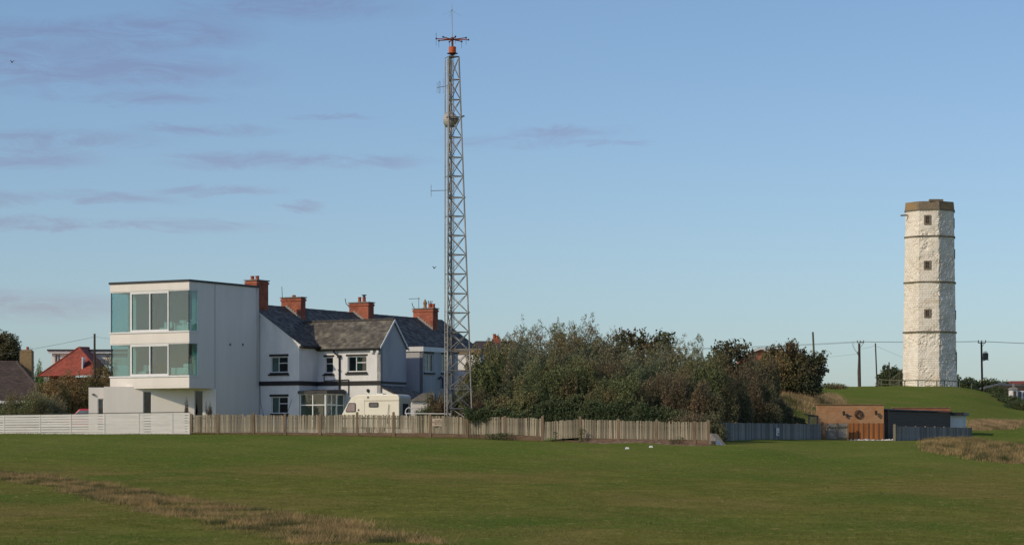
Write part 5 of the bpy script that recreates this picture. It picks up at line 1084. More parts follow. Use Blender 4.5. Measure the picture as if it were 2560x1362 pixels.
bw = thing('brick_parapet', W(2310, 201, 1060), 'low red brick wall with pale coping behind the workshop roof', 'wall'); x0, x1 = W(2230, 202), W(2376, 202); zt3 = (HY-1017.5)/FPX*202
m = MB(); m.wall((x0.x, 202), (x1.x, 202), .25, .8, zt3-.06); m.build('wall', M['brickg'], bw); m = MB(); m.box(x0.x-.03, x1.x+.03, 201.95, 202.28, zt3-.06, zt3); m.build('coping', M['buff'], bw)
sh = thing('white_shed', W(2395, 200, 1100), 'small white boarded shed with a dark flat roof at the workshop end', 'shed')
P0, Q0 = W(2375, 199.2), W(2404, 202); d3 = (Q0-P0).normalized(); FS = (P0, d3, Vector((-d3.y, d3.x, 0))); Lq = (Q0-P0).length; z1 = (HY-1038)/FPX*200
m = MB(); m.box(P0.x-.1, P0.x+.03, 199.2, 202, .4, z1); p1 = W(2375, 199.3); p2 = W(2403, 199.6); p3 = W(2415, 202.5)
m.wall((p1.x, 199.3), (p2.x, 199.6), .1, .4, z1); m.wall((p2.x, 199.6), (p3.x, 202.5), .1, .4, z1); m.build('wall', M['white'], sh)
m = MB(); m.prism([(p1.x-.25, 199.0, z1), (p2.x+.15, 199.2, z1), (p3.x+.25, 202.5, z1), (p1.x, 203.5, z1)], (0, 0, .24)); m.build('roof', M['trim'], sh)
# dark glazed frame beside the outbuilding
gf = thing('cold_frame', W(2030, 180, 1090), 'small dark glazed lean-to frame beside the brick outbuilding', 'frame'); p = W(2021, 180, 1062); q = W(2046, 180, 1062)
m = MB(); m.wall((p.x, 180), (q.x, 180), .06, p.z-1., p.z+.70, [(.08, .62, p.z-.6, p.z+.6)]); m.hexa([(p.x-.2, 179.9, p.z+.75), (q.x, 179.9, p.z+.62), (q.x, 181, p.z+.62), (p.x-.2, 181, p.z+.75), (p.x-.2, 179.9, p.z+.80), (q.x, 179.9, p.z+.68), (q.x, 181, p.z+.68), (p.x-.2, 181, p.z+.80)]); m.build('frame', M['galvd'], gf)
MB().box(p.x+.06, q.x-.06, 180.03, 180.05, p.z-.7, p.z+.6).build('pane', M['glass'], gf)
# leaning boards at the end of the fence
lb = thing('leaning_boards', W(1792, 150, 1108), 'stack of grey sheets with orange and white panels leaning at the fence end', 'boards')
z0 = float(gz(W(1790, 149).x, 149))
for k in range(4):
    m = MB(); x = W(1776+k*5, 150).x; m.hexa([(x, 150.2+k*.06, z0+.0), (x+.62, 150.2+k*.06, z0), (x+.62, 150.23+k*.06, z0), (x, 150.23+k*.06, z0), (x-.35, 150.5+k*.06, z0+.62+.03*k), (x+.0+.08, 150.5+k*.06, z0+.70), (x+.08, 150.53+k*.06, z0+.70), (x-.35, 150.53+k*.06, z0+.62+.03*k)]); m.build('sheet', M['greywood'], lb)
x = W(1778, 149.5).x; m = MB(); m.box(x, x+.30, 149.5, 149.53, z0-.02, z0+.27); m.build('orange_panel', nm('peach_panel', (.62, .38, .18)), lb)
m = MB(); m.box(x+.19, x+.24, 149.48, 149.498, z0, z0+.17); m.box(x+.15, x+.19, 149.48, 149.498, z0+.13, z0+.18); m.build('dark_mark', M['darkm'], lb)
x = W(1788, 149.4).x; m = MB(); m.hexa([(x+.05, 149.4, z0-.02), (x+.52, 149.4, z0-.02), (x+.52, 149.43, z0-.02), (x+.05, 149.43, z0-.02), (x, 149.45, z0+.16), (x+.2, 149.45, z0+.36), (x+.2, 149.48, z0+.36), (x, 149.48, z0+.16)]); m.build('white_panel', M['upvc'], lb)
# earth bank under the fence end
X = np.linspace(W(1430, 150).x, W(1775, 150).x, 120); V_ = []; F_ = []
for i, x in enumerate(X):
    f = i/119; Yf = 151.4-3.2*f; hh = .16*min(1, 6*f)*min(1, 8*(1-f)); 
    for yo, h in ((.3, .06+hh), (-.1, hh*.9+.03*math.sin(x*9)), (-.45, hh*.6+.02*math.sin(x*13+1)), (-.8, .02), (-1.0, -.06)): V_.append((x, Yf+yo, float(gz(x, Yf+yo))+h))
for i in range(119):
    for j in range(4): F_.append((i*5+j, i*5+j+1, (i+1)*5+j+1, (i+1)*5+j))
o = fastmesh('earth_bank', np.array(V_), np.array(F_), M['soil'], kind='structure'); [setattr(p, 'use_smooth', True) for p in o.data.polygons]
# tee markers
for px_, py_, lb_ in ((1568, 1122.2, 'white tee marker nearer the camera of the pair on the mown plateau'), (1627.5, 1119, 'white tee marker farther back of the pair, to the right on the plateau')):
    Yq = 133.5 if px_ < 1600 else 137; g_ = G(px_, Yq); m = MB(); m.hexa([(g_.x-.12, g_.y-.07, g_.z-.01), (g_.x+.12, g_.y-.07, g_.z-.01), (g_.x+.12, g_.y+.07, g_.z-.01), (g_.x-.12, g_.y+.07, g_.z-.01), (g_.x-.075, g_.y-.05, g_.z+.10), (g_.x+.075, g_.y-.05, g_.z+.10), (g_.x+.075, g_.y+.05, g_.z+.10), (g_.x-.075, g_.y+.05, g_.z+.10)])
    tag(m.build('tee_marker', M['upvc'], bevel=.01), lb_, 'tee marker', 'tee markers')
# ================================================================= CARAVAN
cvx = W(998, 163); FC = (Vector((cvx.x, cvx.y, 0)), Vector((math.cos(R(24)), -math.sin(R(24)), 0)), Vector((math.sin(R(24)), math.cos(R(24)), 0)))
cv = thing('caravan', (FC[0].x-2, FC[0].y+.8, 1.0), 'cream touring caravan parked behind the weathered fence', 'caravan'); CL, CW_, zc0, zc1 = 4.15, 1.75, 1.35, 3.50
prof = [(-4.2, zc0), (0, zc0), (0, 3.32), (-.10, 3.46), (-.3, zc1), (-3.0, zc1-.02), (-3.25, zc1-.09), (-3.52, 3.28), (-3.75, 2.95), (-4.25, 2.12), (-4.3, 1.7)]
m = MB(FC); m.prism([(a, 0, z) for a, z in prof], (0, CW_, 0)); bd = m.build('body', M['cream'], cv, bevel=.05)
def rpoly(a0, a1, z0, z1, r_, sl=0.):
    pts = []
    for cx_, cz_, s0 in ((a1-r_, z0+r_, -90), (a1-r_, z1-r_, 0), (a0+r_+sl, z1-r_, 90), (a0+r_, z0+r_, 180)):
        for q in range(4): an = R(s0+q*30); pts.append((cx_+r_*math.cos(an), cz_+r_*math.sin(an)))
    return pts
for nm_, a0, a1, z0, z1, sl, mt in (('window', -3.90, -3.16, 2.36, 2.96, .20, 'curtain'), ('window', -2.2, -1.5, 2.66, 2.98, 0, 'dgrey')):
    P_ = rpoly(a0, a1, z0, z1, .08, sl); m = MB(FC); m.prism([(a, -.03, z) for a, z in P_], (0, .06, 0)); w__ = m.build(nm_, M['darkm'], cv)
    P_ = rpoly(a0+.05, a1-.05, z0+.05, z1-.05, .06, sl); m = MB(FC); m.prism([(a, -.036, z) for a, z in P_], (0, .01, 0)); m.build('pane', nm('caravan_window_'+mt, (.30, .24, .235) if mt == 'curtain' else (.10, .10, .105), (.22, .17, .17) if mt == 'curtain' else (.06, .06, .065), 3, .15, stretch=(7, 7, .5), spec=.6), w__)
m = MB(FC); m.prism([(a, -.022, z) for a, z in rpoly(-3.05, -2.52, 1.42, 3.2, .06)], (0, .04, 0)); dr = m.build('door', M['cream'], cv, bevel=.01); m = MB(FC); m.box(-2.99, -2.90, -.06, -.02, 2.45, 2.55); m.build('handle', M['darkm'], dr)
m = MB(FC); m.box(-2.5, -.02, -.012, .02, 3.07, 3.11); m.build('trim_strip', M['pale'], cv)
m = MB(FC); m.box(-2.33, -2.2, -.03, 0, 3.25, 3.38); m.build('vent', M['concrete'], cv)
m = MB(FC); m.box(-1.9, -1.4, .4, .9, zc1, zc1+.07); m.build('roof_vent', M['upvc'], cv)
m = MB(FC); m.box(-.02, .015, .5, 1.3, 2.1, 2.9); m.build('rear_window', M['dgrey'], cv)
m = MB(FC); m.box(-.95, -.70, -.03, 0, 1.60, 1.75); m.build('tail_light', nm('red_lens', (.5, .05, .03), rough=.3), cv)
for a in (-2.2, ): 
    for b_ in (.12, 1.6): m = MB(FC); m.tube((a, b_-.1, 1.28), (a, b_+.1, 1.28), .31, n=16); m.build('wheel', M['black'], cv)
m = MB(FC); m.tube((-CL, .87, 1.3), (-CL-1.1, .87, 1.3), .04); m.build('tow_bar', M['galvd'], cv)
m = MB(FC); m.tube((-.92, -.06, 1.0), (-.72, -.06, 2.85), .015); tag(m.build('leaning_rod', M['black']), 'thin dark rod leaning against the caravan side', 'rod')
# small garage with pitched roof behind
ga = thing('pale_garage', W(1045, 170, 1060), 'pale clapboard garage with grey pitched roof behind the caravan', 'garage'); p, q = W(1028, 170, 1001), W(1075, 170, 1001)
m = MB(); m.box(p.x, q.x, 170, 174, .8, p.z); m.build('wall', M['render'], ga)
for k in range(9):
    z = .9+k*.26
    if z+.2 < p.z: MB().box(p.x, q.x, 169.965, 169.998, z, z+.235).build('clapboard', M['render'], ga)
m = MB(); m.hexa([(p.x-.1, 169.8, p.z-.03), (q.x+.3, 169.8, p.z-.03), (q.x+.3, 174.2, p.z-.03), (p.x-.1, 174.2, p.z-.03), (p.x+.75, 169.8, p.z+.5), (q.x+.3, 169.8, p.z+.5), (q.x+.3, 174.2, p.z+.5), (p.x+.75, 174.2, p.z+.5)]); m.build('roof', M['concrete'], ga)
# white boom barrier behind the fence
bb_ = thing('tubular_barrier', W(1060, 160, 1040), 'white tubular frame standing behind the fence by the mast', 'frame'); Yq = 159.5; m = MB()
m.tube(tuple(W(1012, Yq, 1033)), tuple(W(1129, Yq, 1034)), .035); bb_['label'] = 'white tubular barrier standing behind the fence by the mast'; bb_['category'] = 'barrier'; m.path([tuple(W(x, Yq, y)) for x, y in ((1014, 1033), (1014, 1026), (1018, 1020), (1023, 1018), (1028, 1021), (1034, 1028), (1038, 1034))], .03); m.build('tube', M['upvc'], bb_)
m = MB()
for x in (1016, 1125): a_ = W(x, Yq, 1033); m.tube(tuple(a_), (a_.x, a_.y, float(gz(a_.x, a_.y))), .035)
m.build('leg', M['upvc'], bb_)
# ================================================================= CARS
def car(px, Y, Lc, Wc, Hc, mat, label, flip=1, ang=0., z=None):
    g_ = G(px, Y); 
    if z: g_.z = z
    a = R(ang); F = (g_, Vector((math.cos(a), math.sin(a), 0)), Vector((-math.sin(a), math.cos(a), 0))); o = thing('parked_car', g_, label, 'car', 'cars parked behind the white fence'); h = Lc/2; f = flip
    m = MB(F); pr = [(-h, .3), (h, .3), (h, .75), (h*.55, .95), (-h*.95, .98), (-h, .8)]; m.prism([(x*f, 0, z) for x, z in (pr if f > 0 else pr[::-1])], (0, Wc, 0)); m.build('body', M[mat], o, bevel=.06)
    m = MB(F); b0 = [(-h*.92, .06, .9), (h*.42, .06, .9), (h*.42, Wc-.06, .9), (-h*.92, Wc-.06, .9), (-h*.72, .16, Hc), (h*.12, .16, Hc), (h*.12, Wc-.16, Hc), (-h*.72, Wc-.16, Hc)]; m.hexa([(x*f, y, z) for x, y, z in b0]); m.build('cabin', M[mat], o, bevel=.08)
    for x0, x1, x2, x3 in ((-h*.78, -h*.28, -h*.28, -h*.68), (-h*.24, h*.33, h*.12, -h*.24)):
        m = MB(F); m.add([(x0*f, .055, .98), (x1*f, .055, .98), (x2*f, .125, Hc-.12), (x3*f, .125, Hc-.12)], [(0, 1, 2, 3)]); m.add([(x0*f, Wc-.055, .98), (x1*f, Wc-.055, .98), (x2*f, Wc-.125, Hc-.12), (x3*f, Wc-.125, Hc-.12)], [(0, 1, 2, 3)]); m.build('side_window', MGL, o)
    for x in (-h*.62, h*.62):
        for y in (.05, Wc-.05): m = MB(F); m.tube((x*f, y-.1, .31), (x*f, y+.1, .31), .31, n=16); m.build('wheel', M['black'], o)
    return o
MGL = nm('car_glass', (.16, .18, .19), (.12, .14, .15), 2, .12, spec=.8)
M['redp'] = nm('red_car_paint', (.50, .035, .05), (.46, .03, .045), 1, .25, spec=.6); M['greyp'] = nm('grey_car_paint', (.13, .14, .15), (.11, .12, .13), 1, .25, spec=.6, metal=.3)
car(205, 172, 3.9, 1.7, 1.52, 'redp', 'red car behind the white fence beside the modern house', -1, -4, z=1.18)
car(15, 170, 4.3, 1.75, 1.44, 'greyp', 'silver grey car whose roof shows over the white fence end', 1, 3, z=1.05)
car(150, 176, 4.2, 1.75, 1.46, 'greyp', 'dark grey car partly hidden behind the shrubs and fence', 1, 8, z=1.10)
# ================================================================= HOUSES AT THE LEFT
db = thing('brown_bungalow', W(20, 195, 1060), 'bungalow with dark brown hipped tile roof at the left edge', 'house')
r0 = W(-80, 192, 906); r1 = W(42, 192, 907); eL, eR = W(-120, 184, 1001), W(122, 184, 1001); bk = W(112, 200, 990); 
m = MB(); m.add([tuple(eL), tuple(eR), tuple(r1), tuple(r0), (bk.x+.8, 200, eR.z), (eL.x, 200, eR.z)], [(0, 1, 2, 3), (1, 4, 2), (3, 2, 4, 5)]); m.build('roof', M['tiled'], db)
upv = (r0-eL); upv.x = 0
slates(db, E3, tuple(eL), tuple(eR), tuple(upv), 'tiled', .33, .30, lim=lambda v: (0+1*v, (eR-eL).length-(eR.x-r1.x)*v), th=.05, seed=21, name='roof_tiles')
m = MB(); m.tube(tuple(eR+Vector((0, 0, .03))), tuple(r1+Vector((0, 0, .05))), .11, n=8); m.tube(tuple(r0+Vector((0, 0, .05))), tuple(r1+Vector((0, 0, .05))), .11, n=8); m.build('ridge_tiles', M['tiled'], db)
MB().box(eL.x+.2, eR.x-.4, 184.5, 199.5, .8, eR.z).build('wall', M['render'], db); MB().box(eL.x, eR.x+.05, 183.9, 184.02, eR.z-.2, eR.z).build('fascia', M['upvc'], db)
g_ = W(8, 184.5, 1010); window(db, E3, (eL.x, 184.45), (eR.x, 184.45), g_.x-eL.x-.6, g_.x-eL.x+.55, 1.6, 3.2, CAS, inset=-.04)
c_ = W(63, 192); x0, x1 = W(49, 192).x, W(79, 192).x; zt2 = (HY-878)/FPX*192
MB().box(x0, x1, 192, 192.9, 5, zt2-.0).build('chimney', M['buff'], db)
chm = db.children[-1] if len(db.children) else None
m = MB(); m.hexa([(x0-.03, 191.97, zt2), (x1+.03, 191.97, zt2), (x1+.03, 192.93, zt2), (x0-.03, 192.93, zt2), (x0+.12, 192.1, zt2+.14), (x1-.12, 192.1, zt2+.14), (x1-.12, 192.8, zt2+.14), (x0+.12, 192.8, zt2+.14)]); m.build('chimney_cap', M['buff'], db)
m = MB(); p = W(69, 192.4); m.lathe((p.x, p.y, zt2+.1), [(.11, 0), (.1, .22), (.12, .26)], 10); m.build('pot', M['clay'], db)
rb = thing('red_roofed_bungalow', W(185, 200, 1060), 'bungalow with steep red tiled roof and white flat roofed dormer', 'house')
ap0, ap1 = W(197, 203, 869), W(222, 211, 869.5); fl, fr2, br = W(95, 199, 938), W(253, 196, 937), W(290, 206, 937); br.z = fr2.z; fl.z = fr2.z
m = MB(); m.add([tuple(fl), tuple(fr2), tuple(ap0), tuple(ap1), tuple(br), (fl.x, 215, fl.z)], [(0, 1, 2), (1, 4, 3, 2), (0, 2, 3, 5)]); m.build('roof', M['tiler'], rb)
dx = (fr2-fl); Lx = dx.length; fo = (ap0-fl).dot(dx/Lx); upv = ap0-fl-(dx/Lx)*fo
slates(rb, E3, tuple(fl), tuple(fr2), tuple(upv), 'tiler', .2, .16, lim=lambda v: (fo*v, Lx-(Lx-fo)*v), th=.02, seed=5, name='roof_tiles')
dx = (br-fr2); Lx2 = dx.length; f1 = (ap0-fr2).dot(dx/Lx2); f2_ = (ap1-fr2).dot(dx/Lx2); upv = ap0-fr2-(dx/Lx2)*f1
slates(rb, E3, tuple(fr2), tuple(br), tuple(upv), 'tiler', .2, .16, lim=lambda v: (f1*v, Lx2-(Lx2-f2_)*v), th=.02, seed=6, name='side_tiles')
m = MB(); m.tube(tuple(fl), tuple(ap0), .10, n=7); m.tube(tuple(fr2), tuple(ap0), .10, n=7); m.tube(tuple(ap0), tuple(ap1), .1, n=7); m.build('ridge_tiles', M['tiler'], rb)
MB().box(fl.x+.6, fr2.x-.3, 200.5, 214, .8, fr2.z-.05).build('wall', M['brickg'], rb)
q = W(213, 199.6, 910); m = MB(); m.box(q.x-.05, q.x+.05, 198.2, 199.4, W(213, 199, 930).z, W(213, 199, 893).z); m.build('vent_pipe', M['upvc'], rb)
m = MB(); x0, x1 = W(130, 209).x, W(330, 209).x; z0, z1 = (HY-912)/FPX*209, (HY-877)/FPX*209
wdn = (W(137, 209).x-x0, W(152, 209).x-x0, (HY-906)/FPX*209, (HY-884.5)/FPX*209)
m.wall((x0, 209), (x1, 209), .2, z0, z1, [wdn]); m.wall((x0, 214), (x0, 209.001), .2, z0, z1); m.build('dormer_wall', M['render'], rb)
MB().box(x0-.35, x1+.2, 208.6, 214.3, z1, z1+.12).build('dormer_roof', M['trim'], rb); MB().box(x0-.28, x1+.1, 208.7, 208.99, z1-.2, z1-.003).build('dormer_fascia', M['upvc'], rb)
window(rb, E3, (x0, 209), (x1, 209), *wdn, CAS, inset=.05)
# ================================================================= HOUSE BEHIND THE TREES, RIGHT EDGE BUILDINGS
bh = thing('brick_gable_house', W(1920, 232, 1000), 'orange brick gabled house with white verge seen between the trees', 'house')
p, q, pk = W(1862, 232, 893), W(1946, 232, 893), W(1901, 232, 874.5)
m = MB(); m.prism([(p.x, 232, 4), (q.x, 232, 4), (q.x, 232, (HY-888)/FPX*232), tuple(pk), (p.x, 232, (HY-888)/FPX*232)], (0, 8, 0)); m.build('wall', M['brickr'], bh)
zz = (HY-889)/FPX*232
m = MB(); m.prism([(pk.x, 231.7, pk.z+.05), (q.x+.3, 231.7, zz-.08), (q.x+.3, 231.7, zz+.1), (pk.x, 231.7, pk.z+.24)], (0, .28, 0)); m.prism([(pk.x, 231.7, pk.z+.05), (p.x-.3, 231.7, zz-.08), (p.x-.3, 231.7, zz+.1), (pk.x, 231.7, pk.z+.24)], (0, .28, 0)); m.build('verge', M['upvc'], bh)
m = MB(); m.prism([(pk.x, 231.9, pk.z+.18), (q.x+.35, 231.9, zz+.06), (q.x+.35, 231.9, zz+.14), (pk.x, 231.9, pk.z+.27), (p.x-.35, 231.9, zz+.14), (p.x-.35, 231.9, zz+.06)], (0, 8.3, 0)); m.build('roof', M['tiled'], bh)
ch_ = thing('low_brown_building', W(2520, 345, 975), 'long low brown building with sagging grey ridge at the right edge', 'building')
m = MB(); z0, z1 = (HY-972)/FPX*345, (HY-961)/FPX*345; xa, xb = W(2462, 345).x, W(2640, 345).x; m.prism([(xa, 345, z0), (xb, 345, z0-2.5), (xb, 350, z1-.3), (xa+4.5, 350, z1+.25), (xa+.3, 348, z0+.35)], (0, 1, 0)); m.prism([(xa, 344.9, z0+.05), (W(2515, 345).x, 344.9, z1+.1), (W(2515, 345).x, 344.9, z1+.35), (xa, 344.9, z0+.25)], (0, 4, 0)); m.build('roof', M['lead'], ch_)
MB().box(xa+1, xb, 345.2, 349, z0-3, z0+.1).build('wall', M['tiled'], ch_)
MB().box(W(2500, 344).x, xb, 344.2, 344.6, z0-2, z1-.15).build('gable_boarding', M['tiled'], ch_)
rr_ = thing('red_roofed_house', W(2560, 380, 965), 'distant house with a bright red roof at the right edge', 'house'); xa, xb = W(2523, 380).x, W(2700, 380).x
m = MB(); m.prism([(xa, 380, (HY-960)/FPX*380), (xb, 380, (HY-960)/FPX*380), (xb, 384, (HY-951)/FPX*384), (xa+1, 384, (HY-952)/FPX*384)], (0, 3, 0)); m.build('roof', M['tiler'], rr_); MB().box(xa+.5, xb, 380.5, 386, 3, (HY-960)/FPX*380).build('wall', M['brickg'], rr_)
wh = thing('white_hut', W(2543, 300, 985), 'small white hut with grey roof at the right edge', 'hut'); xa, xm, xb = W(2530, 300).x, W(2543, 300).x, W(2600, 300).x
zg = float(gz(xm, 300))-.3; zh = (HY-973)/FPX*300
m = MB(); m.box(xa, xm, 300, 302, zg, zh); m.box(xm+.003, xb, 300.6, 303, zg, (HY-976)/FPX*300); m.build('wall', M['white'], wh)
m = MB(); m.hexa([(xa-.15, 299.8, zh), (xm+.15, 299.8, zh), (xm+.15, 302.2, zh), (xa-.15, 302.2, zh), (xa+.1, 300.2, zh+.25), (xm-.1, 300.2, zh+.25), (xm-.1, 302, zh+.25), (xa+.1, 302, zh+.25)]); m.box(xa+.22, xa+.42, 300.6, 300.9, zh+.2, zh+.7); m.build('roof', M['concrete'], wh)
MB().box(xa+.15, xa+.5, 299.96, 299.995, zg+.2, zh-.2).build('door', M['tiled'], wh)
for k in range(4): MB().box(xm+.25+k*.55, xm+.62+k*.55, 300.56, 300.595, zg+.4, (HY-978.5)/FPX*300).build('window', M['lead'], wh)
# ================================================================= VEGETATION
def B(name, px, Y, rx, ry, h, mat, label, cat='bush', group=None, **k):
    if group and 'thicket' in group:
        rx *= 1.22; ry *= 1.1
        if not k.get('gap'): k['ll'] = k.get('ll', .09)*1.15; k['lw'] = k.get('lw', .03)*1.45; k['twigs'] = int(k.get('twigs', 55)*1.75); k['tl'] = .34; k['up'] = min(k.get('up', .9), .9)
    return bush(name, px, Y, rx, ry, h, mat, label, cat, group, **k)
tg = 'trees and shrubs of the dense thicket behind the fence'
B('willow_shrub', 1222, 160, 1.75, 1.5, 5.9, 'olive', 'leafy olive green shrub crowding the foot of the lattice mast', 'shrub', tg, stems=34, twigs=60, leaves=12, ll=.11, lw=.045, seed=1)
B('bramble_shrub', 1195, 157.5, 1.1, .9, 3.3, 'brownl', 'reddish brown bramble low against the right mast leg', 'shrub', tg, stems=26, twigs=50, leaves=8, ll=.09, lw=.035, seed=2)
B('tamarisk', 1292, 166, 1.35, 1.3, 7.6, 'greyg', 'thin airy grey green tree nearest the far red chimney', 'tree', tg, stems=22, twigs=46, leaves=11, ll=.10, lw=.03, up=1.1, seed=3, elmin=25)
B('willow_shrub', 1330, 159, 2.1, 1.6, 6.3, 'greyg', 'broad grey green shrub below the airy left tree', 'shrub', tg, stems=40, twigs=60, leaves=12, ll=.10, lw=.035, seed=4)
B('tamarisk', 1378, 168, 1.7, 1.3, 7.9, 'olive', 'feathery tree just left of the highest thicket crown', 'tree', tg, stems=24, twigs=48, leaves=11, ll=.10, lw=.03, up=1.1, seed=5, elmin=25)
B('tamarisk', 1440, 167, 2.5, 1.5, 7.9, 'greyg', 'tallest feathery tree at the top of the thicket', 'tree', tg, stems=40, twigs=52, leaves=12, ll=.10, lw=.03, up=1.2, seed=6, elmin=20)
B('bare_willow', 1490, 166, 2.0, 1.3, 7.4, 'brownl', 'half bare brown tree between the tallest crown and the dark sycamore', 'tree', tg, stems=40, twigs=42, leaves=5, ll=.09, lw=.03, up=1.2, seed=7, elmin=25, trunk_r=.04)
B('sycamore', 1597, 174, 2.55, 2.0, 7.8, 'dark', 'dark round sycamore crown standing out in the middle of the thicket', 'tree', tg, stems=34, twigs=55, leaves=11, ll=.17, lw=.14, up=.3, tl=.4, gap=.27, bark='bark', seed=8, trunkh=1.5)
B('tamarisk', 1655, 168, 1.8, 1.5, 6.9, 'olive', 'olive feathery tree directly right of the dark sycamore crown', 'tree', tg, stems=34, twigs=50, leaves=12, ll=.10, lw=.032, up=1.2, seed=90)
B('willow_shrub', 1255, 163, 1.4, 1.3, 6.6, 'olive', 'olive shrub between the mast and the airy left tree', 'shrub', tg, stems=30, twigs=50, leaves=12, ll=.11, lw=.04, seed=91)
B('bare_willow', 1545, 166, 1.6, 1.4, 7.0, 'brownl', 'brown tree in front of the left edge of the dark sycamore crown', 'tree', tg, stems=34, twigs=45, leaves=9, ll=.09, lw=.03, up=1.2, seed=92)
B('tamarisk', 1470, 161, 2.0, 1.5, 6.6, 'greyg', 'grey green shrub filling the thicket under the tallest crown', 'shrub', tg, stems=38, twigs=50, leaves=12, ll=.10, lw=.035, seed=93)
B('willow_shrub', 1362, 157, 2.0, 1.3, 5.0, 'olive', 'rounded olive shrub in front of the broad grey green one', 'shrub', tg, stems=36, twigs=50, leaves=12, ll=.10, lw=.035, seed=94)
B('tamarisk', 1560, 156, 2.0, 1.3, 4.4, 'olive', 'low olive shrub right behind the middle of the weathered fence', 'shrub', tg, stems=36, twigs=50, leaves=12, ll=.10, lw=.035, seed=95)
B('bramble_shrub', 1896, 184, 1.5, 1.2, 5.1, 'brownl', 'brown shrub hiding the lower part of the brick gable', 'shrub', tg, stems=34, twigs=50, leaves=10, ll=.10, lw=.04, seed=96)
B('bramble_shrub', 1815, 169, 1.7, 1.3, 4.5, 'brownl', 'brown bramble behind the near end of the shaded grey fence', 'shrub', tg, stems=36, twigs=50, leaves=10, ll=.10, lw=.04, seed=97)
B('tamarisk', 1447, 164.5, 1.6, 1.3, 7.5, 'olive', 'rounded olive crown just in front of the tallest feathery tree', 'tree', tg, stems=36, twigs=55, leaves=12, ll=.10, lw=.032, seed=98)
B('tamarisk', 1350, 164, 1.7, 1.3, 6.9, 'olive', 'rounded olive crown between the airy left tree and the highest crown', 'tree', tg, stems=36, twigs=50, leaves=12, ll=.10, lw=.032, seed=99)
B('tamarisk', 1425, 158, 2.3, 1.6, 5.6, 'olive', 'olive shrub in front of the tallest feathery tree', 'shrub', tg, stems=42, twigs=58, leaves=12, ll=.10, lw=.035, seed=9)
B('bare_willow', 1508, 159, 2.0, 1.5, 5.7, 'brownl', 'brown twiggy shrub in the middle of the thicket', 'shrub', tg, stems=42, twigs=56, leaves=9, ll=.09, lw=.03, up=1.3, seed=10)
B('tamarisk', 1598, 160, 2.3, 1.6, 6.0, 'greyg', 'grey green feathery shrub below the dark sycamore', 'shrub', tg, stems=42, twigs=60, leaves=12, ll=.10, lw=.032, up=1.2, seed=11)
B('tamarisk', 1703, 165, 2.1, 1.7, 6.6, 'greyg', 'pale feathery shrub right of the dark sycamore', 'shrub', tg, stems=40, twigs=60, leaves=12, ll=.10, lw=.032, up=1.2, seed=12)
B('tamarisk', 1762, 163, 1.8, 1.5, 6.0, 'olive', 'olive shrub between the pale shrub and the red leaved sycamore', 'shrub', tg, stems=36, twigs=60, leaves=12, ll=.10, lw=.032, up=1.2, seed=13)
B('sycamore', 1822, 176, 1.9, 1.6, 6.9, 'dark', 'red brown sycamore crown left of the brick gable', 'tree', tg, stems=26, twigs=50, leaves=10, ll=.17, lw=.14, up=.3, tl=.4, gap=.27, bark='bark', seed=14, trunkh=1.2)
B('bramble_shrub', 1850, 174, 2.2, 1.6, 5.6, 'brownl', 'brown shrub in front of the brick gable', 'shrub', tg, stems=38, twigs=58, leaves=10, ll=.09, lw=.035, seed=15)
B('bramble_shrub', 1680, 157, 2.2, 1.4, 4.7, 'brownl', 'brown heathery shrub behind the right part of the weathered fence', 'shrub', tg, stems=40, twigs=58, leaves=10, ll=.09, lw=.03, up=1.3, seed=16)
B('bramble_shrub', 1742, 156.5, 1.5, 1.2, 3.9, 'brownl', 'dark brown shrub over the end of the weathered fence', 'shrub', tg, stems=40, twigs=58, leaves=10, ll=.09, lw=.035, seed=17)
B('bramble_shrub', 1875, 173, 2.0, 1.3, 4.2, 'brownl', 'brown bramble mass above the shaded grey fence', 'shrub', tg, stems=42, twigs=58, leaves=10, ll=.09, lw=.035, seed=18)
B('bramble_shrub', 1925, 181, 1.6, 1.2, 2.3, 'brownl', 'low dark bramble sloping down towards the brick outbuilding', 'shrub', tg, stems=38, twigs=55, leaves=10, ll=.09, lw=.035, seed=19)
B('bramble_shrub', 1978, 182, 1.1, .9, 1.1, 'darkg', 'lowest dark shrub beside the glazed frame', 'shrub', tg, stems=34, twigs=50, leaves=10, ll=.09, lw=.04, seed=20)
B('elder_shrub', 1385, 155.6, 2.4, 1.1, 2.9, 'darkg', 'dark green shrub leaning over the sagging fence bay', 'shrub', tg, stems=40, twigs=50, leaves=11, ll=.10, lw=.05, seed=21)
B('elder_shrub', 1510, 154.6, 2.4, 1.1, 2.7, 'darkg', 'dark green undergrowth behind the middle fence bays', 'shrub', tg, stems=40, twigs=50, leaves=11, ll=.10, lw=.05, seed=22)
B('elder_shrub', 1290, 156.0, 1.9, 1.1, 3.0, 'olive', 'green shrub behind the ivy covered fence bay', 'shrub', tg, stems=36, twigs=50, leaves=11, ll=.10, lw=.045, seed=23)
B('elder_shrub', 1625, 153.6, 2.2, 1.1, 2.4, 'darkg', 'dark undergrowth behind the right fence bays', 'shrub', tg, stems=36, twigs=50, leaves=11, ll=.10, lw=.05, seed=24)
B('elder_shrub', 1735, 152.8, 1.9, 1.1, 2.0, 'brownl', 'low twiggy undergrowth near the last fence post', 'shrub', tg, stems=34, twigs=45, leaves=9, ll=.09, lw=.04, seed=25)
B('sycamore', 1990, 203, 2.5, 1.8, 4.4, 'dark', 'dark sycamore alone on the grassy bank by the leaning post', 'tree', None, stems=40, twigs=60, leaves=10, ll=.17, lw=.14, up=.3, tl=.4, gap=.24, bark='bark', seed=26, elmin=2)
B('sycamore', 1938, 202, 1.5, 1.2, 3.6, 'ochre', 'ochre leaved shrub left of the lone dark sycamore', 'shrub', None, stems=24, twigs=50, leaves=10, ll=.13, lw=.08, seed=27)
